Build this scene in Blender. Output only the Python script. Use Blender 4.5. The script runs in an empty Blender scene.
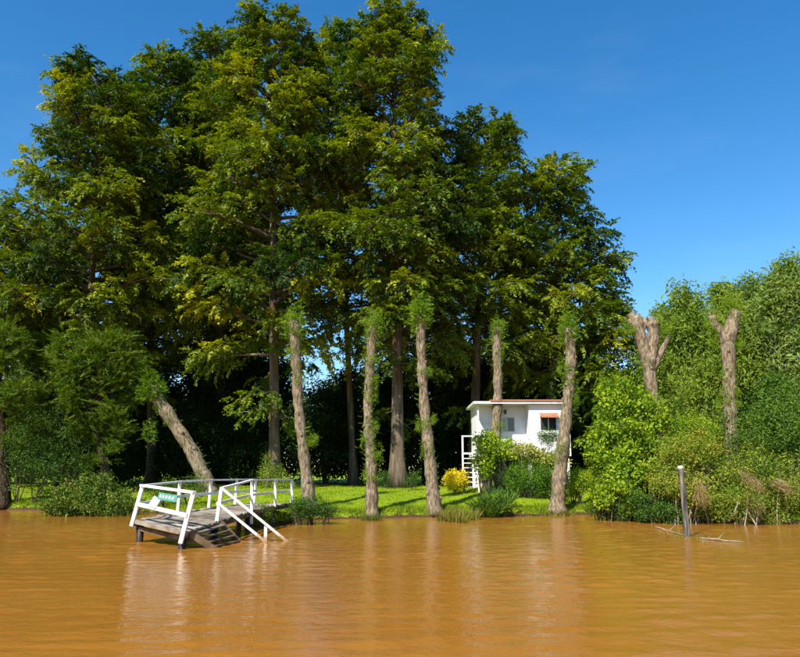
import bpy, math, random
import numpy as np
from mathutils import Vector, Matrix

R_ = math.radians
scene = bpy.context.scene
col = scene.collection

# ------------------------------------------------------------------ camera
CAM_H = 2.3
FPX = 720.0                       # focal length in pixels of an 800 px wide frame
PITCH = math.atan((470 - 328.5) / FPX)
cam_d = bpy.data.cameras.new('camera')
cam = bpy.data.objects.new('camera', cam_d)
col.objects.link(cam)
cam.location = (0, 0, CAM_H)
cam.rotation_euler = (math.pi / 2 + PITCH, 0, 0)
cam_d.sensor_width = 36
cam_d.lens = 36 * FPX / 800
cam_d.clip_end = 6000
scene.camera = cam

# ------------------------------------------------------------------ light
SUN_AZ = R_(33)      # left of straight behind the camera
SUN_EL = R_(47)
world = bpy.data.worlds.new('World')
scene.world = world
world.use_nodes = True
wn = world.node_tree
for n in list(wn.nodes):
    wn.nodes.remove(n)
wo = wn.nodes.new('ShaderNodeOutputWorld')
bg = wn.nodes.new('ShaderNodeBackground')
sky = wn.nodes.new('ShaderNodeTexSky')
sky.sky_type = 'NISHITA'
sky.sun_disc = False
sky.sun_elevation = SUN_EL
sun_dir = Vector((-math.sin(SUN_AZ) * math.cos(SUN_EL), -math.cos(SUN_AZ) * math.cos(SUN_EL), math.sin(SUN_EL)))
sky.sun_rotation = math.atan2(sun_dir.x, sun_dir.y)
sky.altitude = 0
sky.air_density = 1.0
sky.dust_density = 0.3
sky.ozone_density = 2.0
bg.inputs['Strength'].default_value = 0.12
shue = wn.nodes.new('ShaderNodeHueSaturation')
shue.inputs['Saturation'].default_value = 1.38
shue.inputs['Hue'].default_value = 0.499
wn.links.new(sky.outputs[0], shue.inputs['Color'])
wtc = wn.nodes.new('ShaderNodeTexCoord')
wmp = wn.nodes.new('ShaderNodeMapping'); wmp.inputs['Scale'].default_value = (1.2, 1.2, 4.0); wmp.inputs['Rotation'].default_value = (0.3, 0.2, 0.4)
wnz = wn.nodes.new('ShaderNodeTexNoise'); wnz.inputs['Scale'].default_value = 2.2; wnz.inputs['Detail'].default_value = 7; wnz.inputs['Roughness'].default_value = 0.6
wmr = wn.nodes.new('ShaderNodeMapRange'); wmr.inputs['From Min'].default_value = 0.52; wmr.inputs['From Max'].default_value = 0.8
wmr.inputs['To Max'].default_value = 0.035
wmx = wn.nodes.new('ShaderNodeMixRGB'); wmx.inputs[2].default_value = (6.5, 7.0, 7.6, 1)
wn.links.new(wtc.outputs['Generated'], wmp.inputs['Vector']); wn.links.new(wmp.outputs[0], wnz.inputs['Vector'])
wn.links.new(wnz.outputs[0], wmr.inputs['Value']); wn.links.new(wmr.outputs[0], wmx.inputs[0])
wn.links.new(shue.outputs[0], wmx.inputs[1])
wn.links.new(wmx.outputs[0], bg.inputs['Color'])
wn.links.new(bg.outputs[0], wo.inputs['Surface'])

sun_d = bpy.data.lights.new('sun', 'SUN')
sun_d.energy = 5.0
sun_d.angle = R_(0.5)
sun_d.color = (1.0, 0.93, 0.80)
sun = bpy.data.objects.new('sun', sun_d)
col.objects.link(sun)
sun.location = (-30, -50, 60)
sun.rotation_euler = sun_dir.to_track_quat('Z', 'Y').to_euler()

scene.view_settings.view_transform = 'Standard'
scene.view_settings.look = 'None'
scene.view_settings.exposure = 0.75
scene.view_settings.gamma = 1.0
scene.cycles.max_bounces = 5
scene.cycles.diffuse_bounces = 2
scene.cycles.glossy_bounces = 3
scene.cycles.transmission_bounces = 3
scene.cycles.use_denoising = True
scene.cycles.use_adaptive_sampling = True
scene.cycles.caustics_reflective = False
scene.cycles.caustics_refractive = False

# ------------------------------------------------------------------ pixel -> place
CP, SP = math.cos(PITCH), math.sin(PITCH)
def ray(u, v):
    xc = (u - 400) / FPX
    yc = (328.5 - v) / FPX
    return xc, CP - SP * yc, SP + CP * yc
def at_y(u, v, Y):
    x, y, z = ray(u, v)
    t = Y / y
    return Vector((x * t, Y, CAM_H + z * t))
def at_z(u, v, Z):
    x, y, z = ray(u, v)
    t = (Z - CAM_H) / z
    return Vector((x * t, y * t, Z))

# ------------------------------------------------------------------ materials
def new_mat(name):
    m = bpy.data.materials.new(name)
    m.use_nodes = True
    nt = m.node_tree
    for n in list(nt.nodes):
        nt.nodes.remove(n)
    out = nt.nodes.new('ShaderNodeOutputMaterial')
    return m, nt, out

def noise_node(nt, scale, detail=4, rough=0.55, stretch=(1, 1, 1), coord='Object'):
    tc = nt.nodes.new('ShaderNodeTexCoord')
    mp = nt.nodes.new('ShaderNodeMapping')
    mp.inputs['Scale'].default_value = stretch
    nz = nt.nodes.new('ShaderNodeTexNoise')
    nz.inputs['Scale'].default_value = scale
    nz.inputs['Detail'].default_value = detail
    nz.inputs['Roughness'].default_value = rough
    nt.links.new(tc.outputs[coord], mp.inputs['Vector'])
    nt.links.new(mp.outputs[0], nz.inputs['Vector'])
    return nz

def ramp_node(nt, src, stops):
    r = nt.nodes.new('ShaderNodeValToRGB')
    el = r.color_ramp.elements
    while len(el) < len(stops):
        el.new(0.5)
    for e, (p, c) in zip(el, stops):
        e.position = p
        e.color = (*c, 1)
    nt.links.new(src, r.inputs[0])
    return r

def surf_mat(name, stops, scale=3, detail=5, rough=0.8, bump=0.3, bump_dist=0.02, stretch=(1, 1, 1), spec=0.3, bscale=None):
    m, nt, out = new_mat(name)
    p = nt.nodes.new('ShaderNodeBsdfPrincipled')
    p.inputs['Roughness'].default_value = rough
    p.inputs['Specular IOR Level'].default_value = spec
    nz = noise_node(nt, scale, detail, stretch=stretch)
    r = ramp_node(nt, nz.outputs[0], stops)
    nt.links.new(r.outputs[0], p.inputs['Base Color'])
    if bump:
        nb = noise_node(nt, bscale or scale * 2, 6, 0.65, stretch=stretch)
        b = nt.nodes.new('ShaderNodeBump')
        b.inputs['Strength'].default_value = bump
        b.inputs['Distance'].default_value = bump_dist
        nt.links.new(nb.outputs[0], b.inputs['Height'])
        nt.links.new(b.outputs[0], p.inputs['Normal'])
    nt.links.new(p.outputs[0], out.inputs['Surface'])
    return m

def leaf_mat(name, stops, transl=0.35, rough=0.55, spec=0.22, tsat=1.25):
    m, nt, out = new_mat(name)
    at = nt.nodes.new('ShaderNodeAttribute')
    at.attribute_name = 'tint'
    r = ramp_node(nt, at.outputs['Fac'], stops)
    p = nt.nodes.new('ShaderNodeBsdfPrincipled')
    p.inputs['Roughness'].default_value = rough
    p.inputs['Specular IOR Level'].default_value = spec
    nt.links.new(r.outputs[0], p.inputs['Base Color'])
    t = nt.nodes.new('ShaderNodeBsdfTranslucent')
    hs = nt.nodes.new('ShaderNodeHueSaturation')
    hs.inputs['Saturation'].default_value = tsat
    hs.inputs['Value'].default_value = 1.2
    hs.inputs['Hue'].default_value = 0.507
    nt.links.new(r.outputs[0], hs.inputs['Color'])
    nt.links.new(hs.outputs[0], t.inputs['Color'])
    mx = nt.nodes.new('ShaderNodeMixShader')
    mx.inputs[0].default_value = transl
    nt.links.new(p.outputs[0], mx.inputs[1])
    nt.links.new(t.outputs[0], mx.inputs[2])
    nt.links.new(mx.outputs[0], out.inputs['Surface'])
    return m

M = {}
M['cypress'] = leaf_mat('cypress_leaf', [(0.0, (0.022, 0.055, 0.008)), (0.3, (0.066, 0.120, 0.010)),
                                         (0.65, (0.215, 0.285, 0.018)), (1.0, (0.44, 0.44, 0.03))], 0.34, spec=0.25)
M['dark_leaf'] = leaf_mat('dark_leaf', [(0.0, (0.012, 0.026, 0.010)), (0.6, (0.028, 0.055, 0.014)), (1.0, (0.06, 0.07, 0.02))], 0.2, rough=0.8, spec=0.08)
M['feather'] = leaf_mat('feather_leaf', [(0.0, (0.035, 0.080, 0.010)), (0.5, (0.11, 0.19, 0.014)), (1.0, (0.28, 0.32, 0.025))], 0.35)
M['willow'] = leaf_mat('willow_leaf', [(0.0, (0.06, 0.11, 0.018)), (0.5, (0.15, 0.24, 0.024)), (1.0, (0.30, 0.37, 0.04))], 0.4)
M['grey_willow'] = leaf_mat('grey_willow_leaf', [(0.0, (0.065, 0.12, 0.024)), (0.5, (0.155, 0.235, 0.038)), (1.0, (0.30, 0.37, 0.08))], 0.35)
M['shoot'] = leaf_mat('shoot_leaf', [(0.0, (0.045, 0.11, 0.010)), (0.5, (0.14, 0.27, 0.016)), (1.0, (0.34, 0.44, 0.03))], 0.4)
M['vine'] = leaf_mat('vine_leaf', [(0.0, (0.06, 0.13, 0.010)), (0.5, (0.19, 0.32, 0.014)), (1.0, (0.40, 0.48, 0.02))], 0.4)
M['scrub'] = leaf_mat('scrub_leaf', [(0.0, (0.06, 0.12, 0.014)), (0.45, (0.18, 0.26, 0.02)), (0.85, (0.32, 0.31, 0.03)), (1.0, (0.30, 0.19, 0.05))], 0.3)
M['hedge'] = leaf_mat('hedge_leaf', [(0.0, (0.025, 0.06, 0.010)), (0.5, (0.07, 0.15, 0.015)), (1.0, (0.16, 0.25, 0.02))], 0.3)
M['yellow'] = leaf_mat('yellow_leaf', [(0.0, (0.28, 0.27, 0.012)), (0.35, (0.62, 0.50, 0.014)), (1.0, (0.85, 0.66, 0.03))], 0.35)
M['cream_leaf'] = leaf_mat('cream_leaf', [(0.0, (0.14, 0.20, 0.02)), (0.5, (0.36, 0.38, 0.06)), (1.0, (0.65, 0.6, 0.3))], 0.3)
M['ivy'] = leaf_mat('ivy_leaf', [(0.0, (0.025, 0.06, 0.008)), (0.5, (0.08, 0.145, 0.014)), (0.9, (0.20, 0.25, 0.03)), (1.0, (0.24, 0.17, 0.06))], 0.25, spec=0.2)
M['grass'] = leaf_mat('grass_blade', [(0.0, (0.12, 0.20, 0.006)), (0.5, (0.24, 0.34, 0.008)), (1.0, (0.40, 0.43, 0.015))], 0.35, rough=0.6, spec=0.2)
M['bank_grass'] = leaf_mat('bank_grass', [(0.0, (0.06, 0.11, 0.012)), (0.5, (0.16, 0.20, 0.02)), (0.8, (0.25, 0.2, 0.05)), (1.0, (0.25, 0.13, 0.05))], 0.3)
M['dry'] = leaf_mat('dry_stalk', [(0.0, (0.16, 0.10, 0.045)), (0.5, (0.30, 0.20, 0.09)), (1.0, (0.45, 0.33, 0.17))], 0.2)

M['bark'] = surf_mat('pollard_bark', [(0.30, (0.055, 0.038, 0.024)), (0.5, (0.215, 0.163, 0.108)), (0.72, (0.42, 0.345, 0.245))], 9, 12, 0.95, 1.0, 0.07, (1.3, 1.3, 0.35), 0.1, 13)
M['shade_tinted_bark'] = surf_mat('shade_tinted_bark', [(0.3, (0.014, 0.010, 0.007)), (0.5, (0.05, 0.037, 0.024)), (0.75, (0.12, 0.09, 0.06))], 9, 10, 0.95, 1.0, 0.06, (1.3, 1.3, 0.35), 0.1, 13)  # bark colour darkened to stand for the shade under the feathery foliage
M['cut_wood'] = surf_mat('cut_wood', [(0.3, (0.25, 0.13, 0.055)), (0.7, (0.48, 0.28, 0.13))], 8, 5, 0.85, 0.5, 0.03)
M['cypress_bark'] = surf_mat('cypress_bark', [(0.3, (0.05, 0.037, 0.026)), (0.55, (0.16, 0.12, 0.085)), (0.75, (0.28, 0.225, 0.165))], 3, 7, 0.95, 0.8, 0.06, (1.6, 1.6, 0.12), 0.1, 5)
M['twig'] = surf_mat('twig_bark', [(0.3, (0.05, 0.035, 0.02)), (0.7, (0.13, 0.10, 0.07))], 4, 3, 0.9, 0)
M['pale_twig'] = surf_mat('pale_twig', [(0.3, (0.20, 0.16, 0.11)), (0.7, (0.4, 0.34, 0.25))], 4, 3, 0.9, 0)
M['white_paint'] = surf_mat('white_paint', [(0.25, (0.42, 0.39, 0.33)), (0.42, (0.70, 0.69, 0.65)), (0.7, (0.80, 0.80, 0.77))], 5, 6, 0.55, 0.15, 0.01)
M['white_wall'] = surf_mat('white_wall', [(0.2, (0.62, 0.62, 0.60)), (0.5, (0.78, 0.78, 0.77)), (0.8, (0.82, 0.82, 0.81))], 1.3, 5, 0.85, 0.1, 0.01)
M['plank'] = surf_mat('weathered_plank', [(0.28, (0.12, 0.095, 0.07)), (0.5, (0.32, 0.27, 0.21)), (0.75, (0.48, 0.43, 0.36))], 2.2, 7, 0.85, 0.5, 0.012, (1, 1, 1), 0.2, 10)
def overlay(mat, colour, scale, lo, hi, fac=1.0, zband=None):
    nt = mat.node_tree
    pb = [n for n in nt.nodes if n.type == 'BSDF_PRINCIPLED'][0]
    src = pb.inputs['Base Color'].links[0].from_socket
    nz = noise_node(nt, scale, 6, 0.6)
    mr = nt.nodes.new('ShaderNodeMapRange')
    mr.inputs['From Min'].default_value = lo; mr.inputs['From Max'].default_value = hi; mr.inputs['To Max'].default_value = fac
    val = nz.outputs[0]
    if zband:                         # mud left by high water
        geo = nt.nodes.new('ShaderNodeNewGeometry'); sp = nt.nodes.new('ShaderNodeSeparateXYZ')
        nt.links.new(geo.outputs['Position'], sp.inputs[0])
        ma = nt.nodes.new('ShaderNodeMath'); ma.operation = 'MULTIPLY_ADD'
        ma.inputs[1].default_value = -1.0 / zband
        nt.links.new(sp.outputs['Z'], ma.inputs[0]); nt.links.new(nz.outputs[0], ma.inputs[2])
        val = ma.outputs[0]
    nt.links.new(val, mr.inputs['Value'])
    mx = nt.nodes.new('ShaderNodeMixRGB'); mx.inputs[2].default_value = (*colour, 1)
    nt.links.new(mr.outputs[0], mx.inputs[0]); nt.links.new(src, mx.inputs[1]); nt.links.new(mx.outputs[0], pb.inputs['Base Color'])
_nt = M['plank'].node_tree
_oi = _nt.nodes.new('ShaderNodeObjectInfo')
_mr = _nt.nodes.new('ShaderNodeMapRange'); _mr.inputs['To Min'].default_value = 0.42; _mr.inputs['To Max'].default_value = 1.15
_hv = _nt.nodes.new('ShaderNodeHueSaturation')
_pb = [n for n in _nt.nodes if n.type == 'BSDF_PRINCIPLED'][0]
_src = _pb.inputs['Base Color'].links[0].from_socket
_nt.links.new(_oi.outputs['Random'], _mr.inputs['Value']); _nt.links.new(_mr.outputs[0], _hv.inputs['Value'])
_nt.links.new(_src, _hv.inputs['Color']); _nt.links.new(_hv.outputs[0], _pb.inputs['Base Color'])
M['old_wood'] = surf_mat('old_wood', [(0.3, (0.05, 0.032, 0.02)), (0.55, (0.16, 0.11, 0.065)), (0.8, (0.28, 0.2, 0.13))], 3, 6, 0.85, 0.5, 0.02, (1, 1, 1), 0.2, 8)
M['wet_wood'] = surf_mat('wet_wood', [(0.3, (0.010, 0.008, 0.006)), (0.8, (0.045, 0.032, 0.02))], 4, 5, 0.5, 0.5, 0.02)
M['post_wood'] = surf_mat('grey_post', [(0.35, (0.025, 0.021, 0.018)), (0.5, (0.12, 0.105, 0.088)), (0.7, (0.30, 0.27, 0.23))], 4, 7, 0.9, 0.7, 0.02, (2, 2, 0.25), 0.15, 8)
M['terracotta'] = surf_mat('terracotta', [(0.3, (0.26, 0.10, 0.055)), (0.6, (0.38, 0.17, 0.095)), (0.8, (0.46, 0.25, 0.16))], 4, 5, 0.8, 0.3, 0.02)
M['window_glass'] = surf_mat('window_glass', [(0.3, (0.02, 0.024, 0.028)), (0.8, (0.05, 0.055, 0.06))], 2, 2, 0.08, 0, spec=0.6)
M['curtain'] = surf_mat('pale_curtain', [(0.3, (0.34, 0.36, 0.38)), (0.8, (0.55, 0.56, 0.57))], 2, 2, 0.8, 0)
M['sign_green'] = surf_mat('sign_green', [(0.3, (0.06, 0.24, 0.17)), (0.8, (0.11, 0.33, 0.25))], 5, 3, 0.4, 0)
M['sign_white'] = surf_mat('sign_white', [(0.3, (0.72, 0.80, 0.78)), (0.8, (0.82, 0.86, 0.85))], 5, 3, 0.5, 0)
M['notice'] = surf_mat('notice_paint', [(0.3, (0.40, 0.47, 0.58)), (0.8, (0.6, 0.66, 0.72))], 3, 3, 0.5, 0)
M['dark_metal'] = surf_mat('dark_metal', [(0.3, (0.02, 0.02, 0.02)), (0.8, (0.05, 0.05, 0.05))], 5, 3, 0.5, 0)

overlay(M['bark'], (0.055, 0.075, 0.016), 2.2, 0.54, 0.68, 0.5)      # moss
overlay(M['bark'], (0.44, 0.37, 0.27), 1.6, 0.55, 0.72, 0.6)          # pale flaked patches
overlay(M['cypress_bark'], (0.06, 0.06, 0.03), 1.2, 0.5, 0.7, 0.7)
overlay(M['white_paint'], (0.28, 0.21, 0.13), 14.0, 0.62, 0.74, 0.7)  # flaking and grime
overlay(M['white_paint'], (0.30, 0.17, 0.06), 6.0, -0.1, 0.25, 0.8, zband=0.45)
overlay(M['white_wall'], (0.52, 0.52, 0.46), 2.5, 0.55, 0.75, 0.6)

# ------------------------------------------------------------------ object helpers
def link(o, parent=None):
    col.objects.link(o)
    if parent is not None:
        o.parent = parent
    return o
def tag(o, label=None, cat=None, group=None, kind=None):
    if label: o['label'] = label
    if cat: o['category'] = cat
    if group: o['group'] = group
    if kind: o['kind'] = kind
    return o
def thing(name, loc, label, cat, group=None):
    o = bpy.data.objects.new(name, None)
    o.empty_display_size = 0.3
    link(o)
    o.location = loc
    return tag(o, label, cat, group)
def mesh_obj(name, verts, faces, mat, parent=None, origin=(0, 0, 0), smooth=False, label=None):
    me = bpy.data.meshes.new(name)
    ox, oy, oz = origin
    me.from_pydata([(v[0] - ox, v[1] - oy, v[2] - oz) for v in verts], [], faces)
    me.materials.append(M[mat] if isinstance(mat, str) else mat)
    if smooth:
        me.polygons.foreach_set('use_smooth', [True] * len(me.polygons))
    me.update()
    o = bpy.data.objects.new(name, me)
    link(o, parent)
    if parent is None:
        o.location = origin
    if label: o['label'] = label
    return o
def tri_obj(name, tris, tint, mat, parent=None, origin=(0, 0, 0)):
    tris = np.asarray(tris, dtype=np.float32) - np.asarray(origin, dtype=np.float32)
    n = len(tris)
    me = bpy.data.meshes.new(name)
    me.vertices.add(n * 3)
    me.vertices.foreach_set('co', tris.reshape(-1))
    me.loops.add(n * 3)
    me.loops.foreach_set('vertex_index', np.arange(n * 3, dtype=np.int32))
    me.polygons.add(n)
    me.polygons.foreach_set('loop_start', np.arange(n, dtype=np.int32) * 3)
    me.update(calc_edges=True)
    a = me.attributes.new('tint', 'FLOAT', 'FACE')
    a.data.foreach_set('value', np.asarray(tint, dtype=np.float32))
    me.materials.append(M[mat])
    o = bpy.data.objects.new(name, me)
    link(o, parent)
    if parent is None:
        o.location = origin
    return o
def beam_geo(p, q, w, h, up=(0, 0, 1)):
    p, q = Vector(p), Vector(q)
    d = (q - p).normalized()
    up = Vector(up)
    s = d.cross(up)
    if s.length < 1e-3:
        s = d.cross(Vector((0, 1, 0)))
    s.normalize()
    t = s.cross(d).normalized()
    vs = []
    for e in (p, q):
        for a, b in ((-1, -1), (1, -1), (1, 1), (-1, 1)):
            vs.append(e + s * (a * w / 2) + t * (b * h / 2))
    fs = [(3, 2, 1, 0), (4, 5, 6, 7), (0, 1, 5, 4), (1, 2, 6, 5), (2, 3, 7, 6), (3, 0, 4, 7)]
    return vs, fs
def beam(name, p, q, w, h, mat, parent, origin, up=(0, 0, 1)):
    vs, fs = beam_geo(p, q, w, h, up)
    return mesh_obj(name, vs, fs, mat, parent, origin)
def box_geo(x0, x1, y0, y1, z0, z1):
    vs = [(x, y, z) for z in (z0, z1) for x, y in ((x0, y0), (x1, y0), (x1, y1), (x0, y1))]
    return vs, [(3, 2, 1, 0), (4, 5, 6, 7), (0, 1, 5, 4), (1, 2, 6, 5), (2, 3, 7, 6), (3, 0, 4, 7)]
def box(name, b, mat, parent, origin):
    vs, fs = box_geo(*b)
    return mesh_obj(name, vs, fs, mat, parent, origin)

def catmull(pts, rad, step):
    """smooth path through pts with interpolated radii"""
    P = [Vector(p) for p in pts]
    out, rr = [], []
    for i in range(len(P) - 1):
        p0 = P[i - 1] if i else P[0] * 2 - P[1]
        p3 = P[i + 2] if i + 2 < len(P) else P[-1] * 2 - P[-2]
        p1, p2 = P[i], P[i + 1]
        n = max(1, int((p2 - p1).length / step))
        for k in range(n):
            t = k / n
            out.append(0.5 * ((2 * p1) + (p2 - p0) * t + (2 * p0 - 5 * p1 + 4 * p2 - p3) * t * t + (3 * p1 - p0 - 3 * p2 + p3) * t ** 3))
            rr.append(rad[i] + (rad[i + 1] - rad[i]) * t)
    out.append(P[-1]); rr.append(rad[-1])
    return out, rr
class Wood:
    def __init__(s):
        s.v, s.f = [], []
    def tube(s, pts, rad, sides=8, rnd=None, rough=0.0, cap=True, lobes=None):
        base = len(s.v)
        n = len(pts)
        ref = Vector((1, 0, 0)) if abs((pts[-1] - pts[0]).normalized().x) < 0.8 else Vector((0, 1, 0))
        for i, p in enumerate(pts):
            d = (pts[min(i + 1, n - 1)] - pts[max(i - 1, 0)]).normalized()
            a = (ref - d * ref.dot(d)).normalized()
            b = d.cross(a)
            for k in range(sides):
                an = 2 * math.pi * k / sides
                r = rad[i]
                if lobes: r *= lobes(i, an)
                if rough: r *= 1 + rnd.uniform(-rough, rough)
                s.v.append(p + a * (r * math.cos(an)) + b * (r * math.sin(an)))
        for i in range(n - 1):
            for k in range(sides):
                k2 = (k + 1) % sides
                s.f.append((base + i * sides + k, base + i * sides + k2, base + (i + 1) * sides + k2, base + (i + 1) * sides + k))
        if cap:
            s.f.append(tuple(base + (n - 1) * sides + k for k in range(sides)))
            s.f.append(tuple(base + k for k in reversed(range(sides))))
    def build(s, name, mat, parent=None, origin=(0, 0, 0)):
        return mesh_obj(name, s.v, s.f, mat, parent, origin, smooth=True)

# ------------------------------------------------------------------ leaf sprays
rng = np.random.default_rng(11)
def t_feather(n, width=0.055, length=0.42, ang=(0.6, 1.15), droop=0.25):
    T = []
    for i in range(n):
        t = rng.uniform(0.02, 1.0)
        sd = 1 if rng.random() < 0.5 else -1
        a = rng.uniform(*ang) * (1 - 0.35 * t)
        L = length * (1.0 - 0.55 * t) * rng.uniform(0.6, 1.15)
        b = np.array([t, 0, -droop * t * t])
        d = np.array([math.cos(a), sd * math.sin(a), rng.uniform(-0.5, 0.25)])
        w = np.array([-math.sin(a), sd * math.cos(a), rng.uniform(-0.5, 0.5)]) * width * rng.uniform(0.7, 1.3)
        T.append([b - w, b + w, b + d * L])
    T.append([[0, -0.012, 0], [0, 0.012, 0], [1.1, 0, -droop * 1.2]])
    return np.array(T)
def t_needle(n, droop=0.35, nw=0.019):
    """a shoot with thin long needles all round"""
    T = []
    for i in range(n):
        t = rng.uniform(0.0, 1.0)
        a = rng.uniform(0.2, 0.75)
        ph = rng.uniform(0, 2 * math.pi)
        L = 0.42 * rng.uniform(0.7, 1.2) * (1.1 - 0.5 * t)
        b = np.array([t, 0, -droop * t * t])
        d = np.array([math.cos(a), math.sin(a) * math.cos(ph), math.sin(a) * math.sin(ph) - 0.15])
        w = np.cross(d, [0.3, rng.uniform(-1, 1), rng.uniform(-1, 1)])
        w = w / np.linalg.norm(w) * nw
        T.append([b - w, b + w, b + d * L])
    return np.array(T)
def t_leaves(n, size=0.3, slim=0.42, flat=0.6, up=0.5, hang=0.0):
    """a loose clump of pointed leaves in a ball of radius 1 (two triangles make one leaf)"""
    T = []
    for i in range(n):
        v = rng.normal(size=3); v /= np.linalg.norm(v)
        c = v * rng.uniform(0.25, 1.0) ** 0.6
        c[2] *= flat
        nrm = v * 0.7 + rng.normal(size=3) * 0.55 + np.array([0, 0, up])
        nrm /= np.linalg.norm(nrm)
        d = rng.normal(size=3) + v * 0.6 + np.array([0, 0, -hang])
        d -= nrm * d.dot(nrm)
        d /= np.linalg.norm(d)
        s = np.cross(nrm, d)
        L = size * rng.uniform(0.65, 1.3)
        w = s * L * slim * 0.5
        tip = c + d * L - nrm * L * 0.18
        mid = c + d * L * 0.4
        T.append([c, mid + w, tip])
        T.append([c, tip, mid - w])
    return np.array(T)
TP = {
    'feather': [t_feather(9, 0.125, 0.54, droop=0.45) for _ in range(6)],
    'needle': [t_needle(26, 0.35, 0.024) for _ in range(5)],
    'needle_short': [t_needle(15, 0.15, 0.06) for _ in range(5)],
    'broad': [t_leaves(16, 0.42, 0.6) for _ in range(6)],
    'small': [t_leaves(26, 0.28, 0.5) for _ in range(6)],
    'willow': [t_leaves(21, 0.41, 0.34, 1.0, 0.4, 0.5) for _ in range(6)],
    'blade': [np.array([[[0, -0.035 * k, 0], [0, 0.035 * k, 0], [1, rng.uniform(-.1, .1), -0.2]]]) for k in (0.7, 1, 1.3)],
    'thin': [np.array([[[0, -0.016 * k, 0], [0, 0.016 * k, 0], [1, rng.uniform(-.2, .2), -0.25]]]) for k in (0.7, 1, 1.3)],
    'strap': [t_needle(14, 0.5, 0.03) * np.array([1, 1.0, 1.0]) for _ in range(4)],
}
class Leaves:
    def __init__(s, kind, seed):
        s.k = TP[kind]; s.o = []; s.d = []; s.l = []; s.t = []; s.rn = random.Random(seed); s.roll = 0.5
    def add(s, o, d, l, tint):
        s.o.append(tuple(o)); s.d.append(tuple(d)); s.l.append(l); s.t.append(tint)
    def arrays(s):
        o = np.array(s.o); d = np.array(s.d); l = np.array(s.l); t = np.array(s.t)
        d /= np.linalg.norm(d, axis=1, keepdims=True) + 1e-9
        g = np.random.default_rng(len(o))
        up = np.array([0, 0, 1.0]) + g.normal(size=d.shape) * s.roll
        b = np.cross(up, d); b /= np.linalg.norm(b, axis=1, keepdims=True) + 1e-9
        n = np.cross(d, b)
        var = g.integers(0, len(s.k), len(o))
        T, C = [], []
        for k, tp in enumerate(s.k):
            m = var == k
            if not m.any(): continue
            w = (tp[None, :, :, 0, None] * d[m][:, None, None, :] + tp[None, :, :, 1, None] * b[m][:, None, None, :]
                 + tp[None, :, :, 2, None] * n[m][:, None, None, :]) * l[m][:, None, None, None] + o[m][:, None, None, :]
            c = np.repeat(t[m][:, None], tp.shape[0], 1) + g.normal(size=(m.sum(), tp.shape[0])) * 0.07
            T.append(w.reshape(-1, 3, 3)); C.append(c.reshape(-1))
        return np.concatenate(T), np.clip(np.concatenate(C), 0, 1)
    def build(s, name, mat, parent=None, origin=(0, 0, 0)):
        T, C = s.arrays()
        return tri_obj(name, T, C, mat, parent, origin)

# ------------------------------------------------------------------ terrain and river
BANK_PX = [(-700, 508), (-150, 508), (20, 510), (130, 512), (200, 517), (255, 526), (275, 526), (300, 521), (330, 519.5), (370, 518.5), (430, 517),
           (500, 516.5), (560, 515.5), (600, 514), (630, 517), (700, 522), (800, 524), (1000, 525), (1500, 526)]
_b = sorted([(at_z(u, v, 0).x, at_z(u, v, 0).y) for u, v in BANK_PX])
BX = np.array([p[0] for p in _b]); BY = np.array([p[1] for p in _b])
def bank_y(x):
    return np.interp(x, BX, BY) + 0.22 * np.sin(np.asarray(x) * 1.7) * np.cos(np.asarray(x) * 0.63 + 1) + 0.1 * np.sin(np.asarray(x) * 4.3)
def ground(x, y):
    x = np.asarray(x, float); y = np.asarray(y, float)
    s = y - bank_y(x)
    lip = np.clip(s / 0.45, 0, 1)
    z = np.where(s < 0, np.maximum(s * 0.55, -2.5), 0.30 * lip * (2 - lip))
    k = np.clip((s - 0.2) / 11.0, 0, 1)
    z = z + np.where(s > 0.2, 0.85 * (1 - (1 - k) ** 2.0), 0)
    z = z + np.where(s > 0.4, 0.035 * np.sin(x * 0.9 + y * 0.5) + 0.025 * np.sin(x * 2.1 - y * 1.3), 0)
    return z
def gz(x, y):
    return float(ground(x, y))

def grid_mesh(name, xs, ys, zfun, mat, smooth=True):
    X, Y = np.meshgrid(xs, ys)
    Z = zfun(X, Y)
    co = np.stack([X, Y, Z], -1).reshape(-1, 3).astype(np.float32)
    nx, ny = len(xs), len(ys)
    i = np.arange(nx * ny).reshape(ny, nx)
    q = np.stack([i[:-1, :-1], i[:-1, 1:], i[1:, 1:], i[1:, :-1]], -1).reshape(-1, 4).astype(np.int32)
    me = bpy.data.meshes.new(name)
    me.vertices.add(len(co)); me.vertices.foreach_set('co', co.reshape(-1))
    me.loops.add(q.size); me.loops.foreach_set('vertex_index', q.reshape(-1))
    me.polygons.add(len(q)); me.polygons.foreach_set('loop_start', np.arange(len(q), dtype=np.int32) * 4)
    me.update(calc_edges=True)
    me.polygons.foreach_set('use_smooth', np.ones(len(q), dtype=bool))
    me.materials.append(mat)
    o = bpy.data.objects.new(name, me)
    return link(o)

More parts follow.
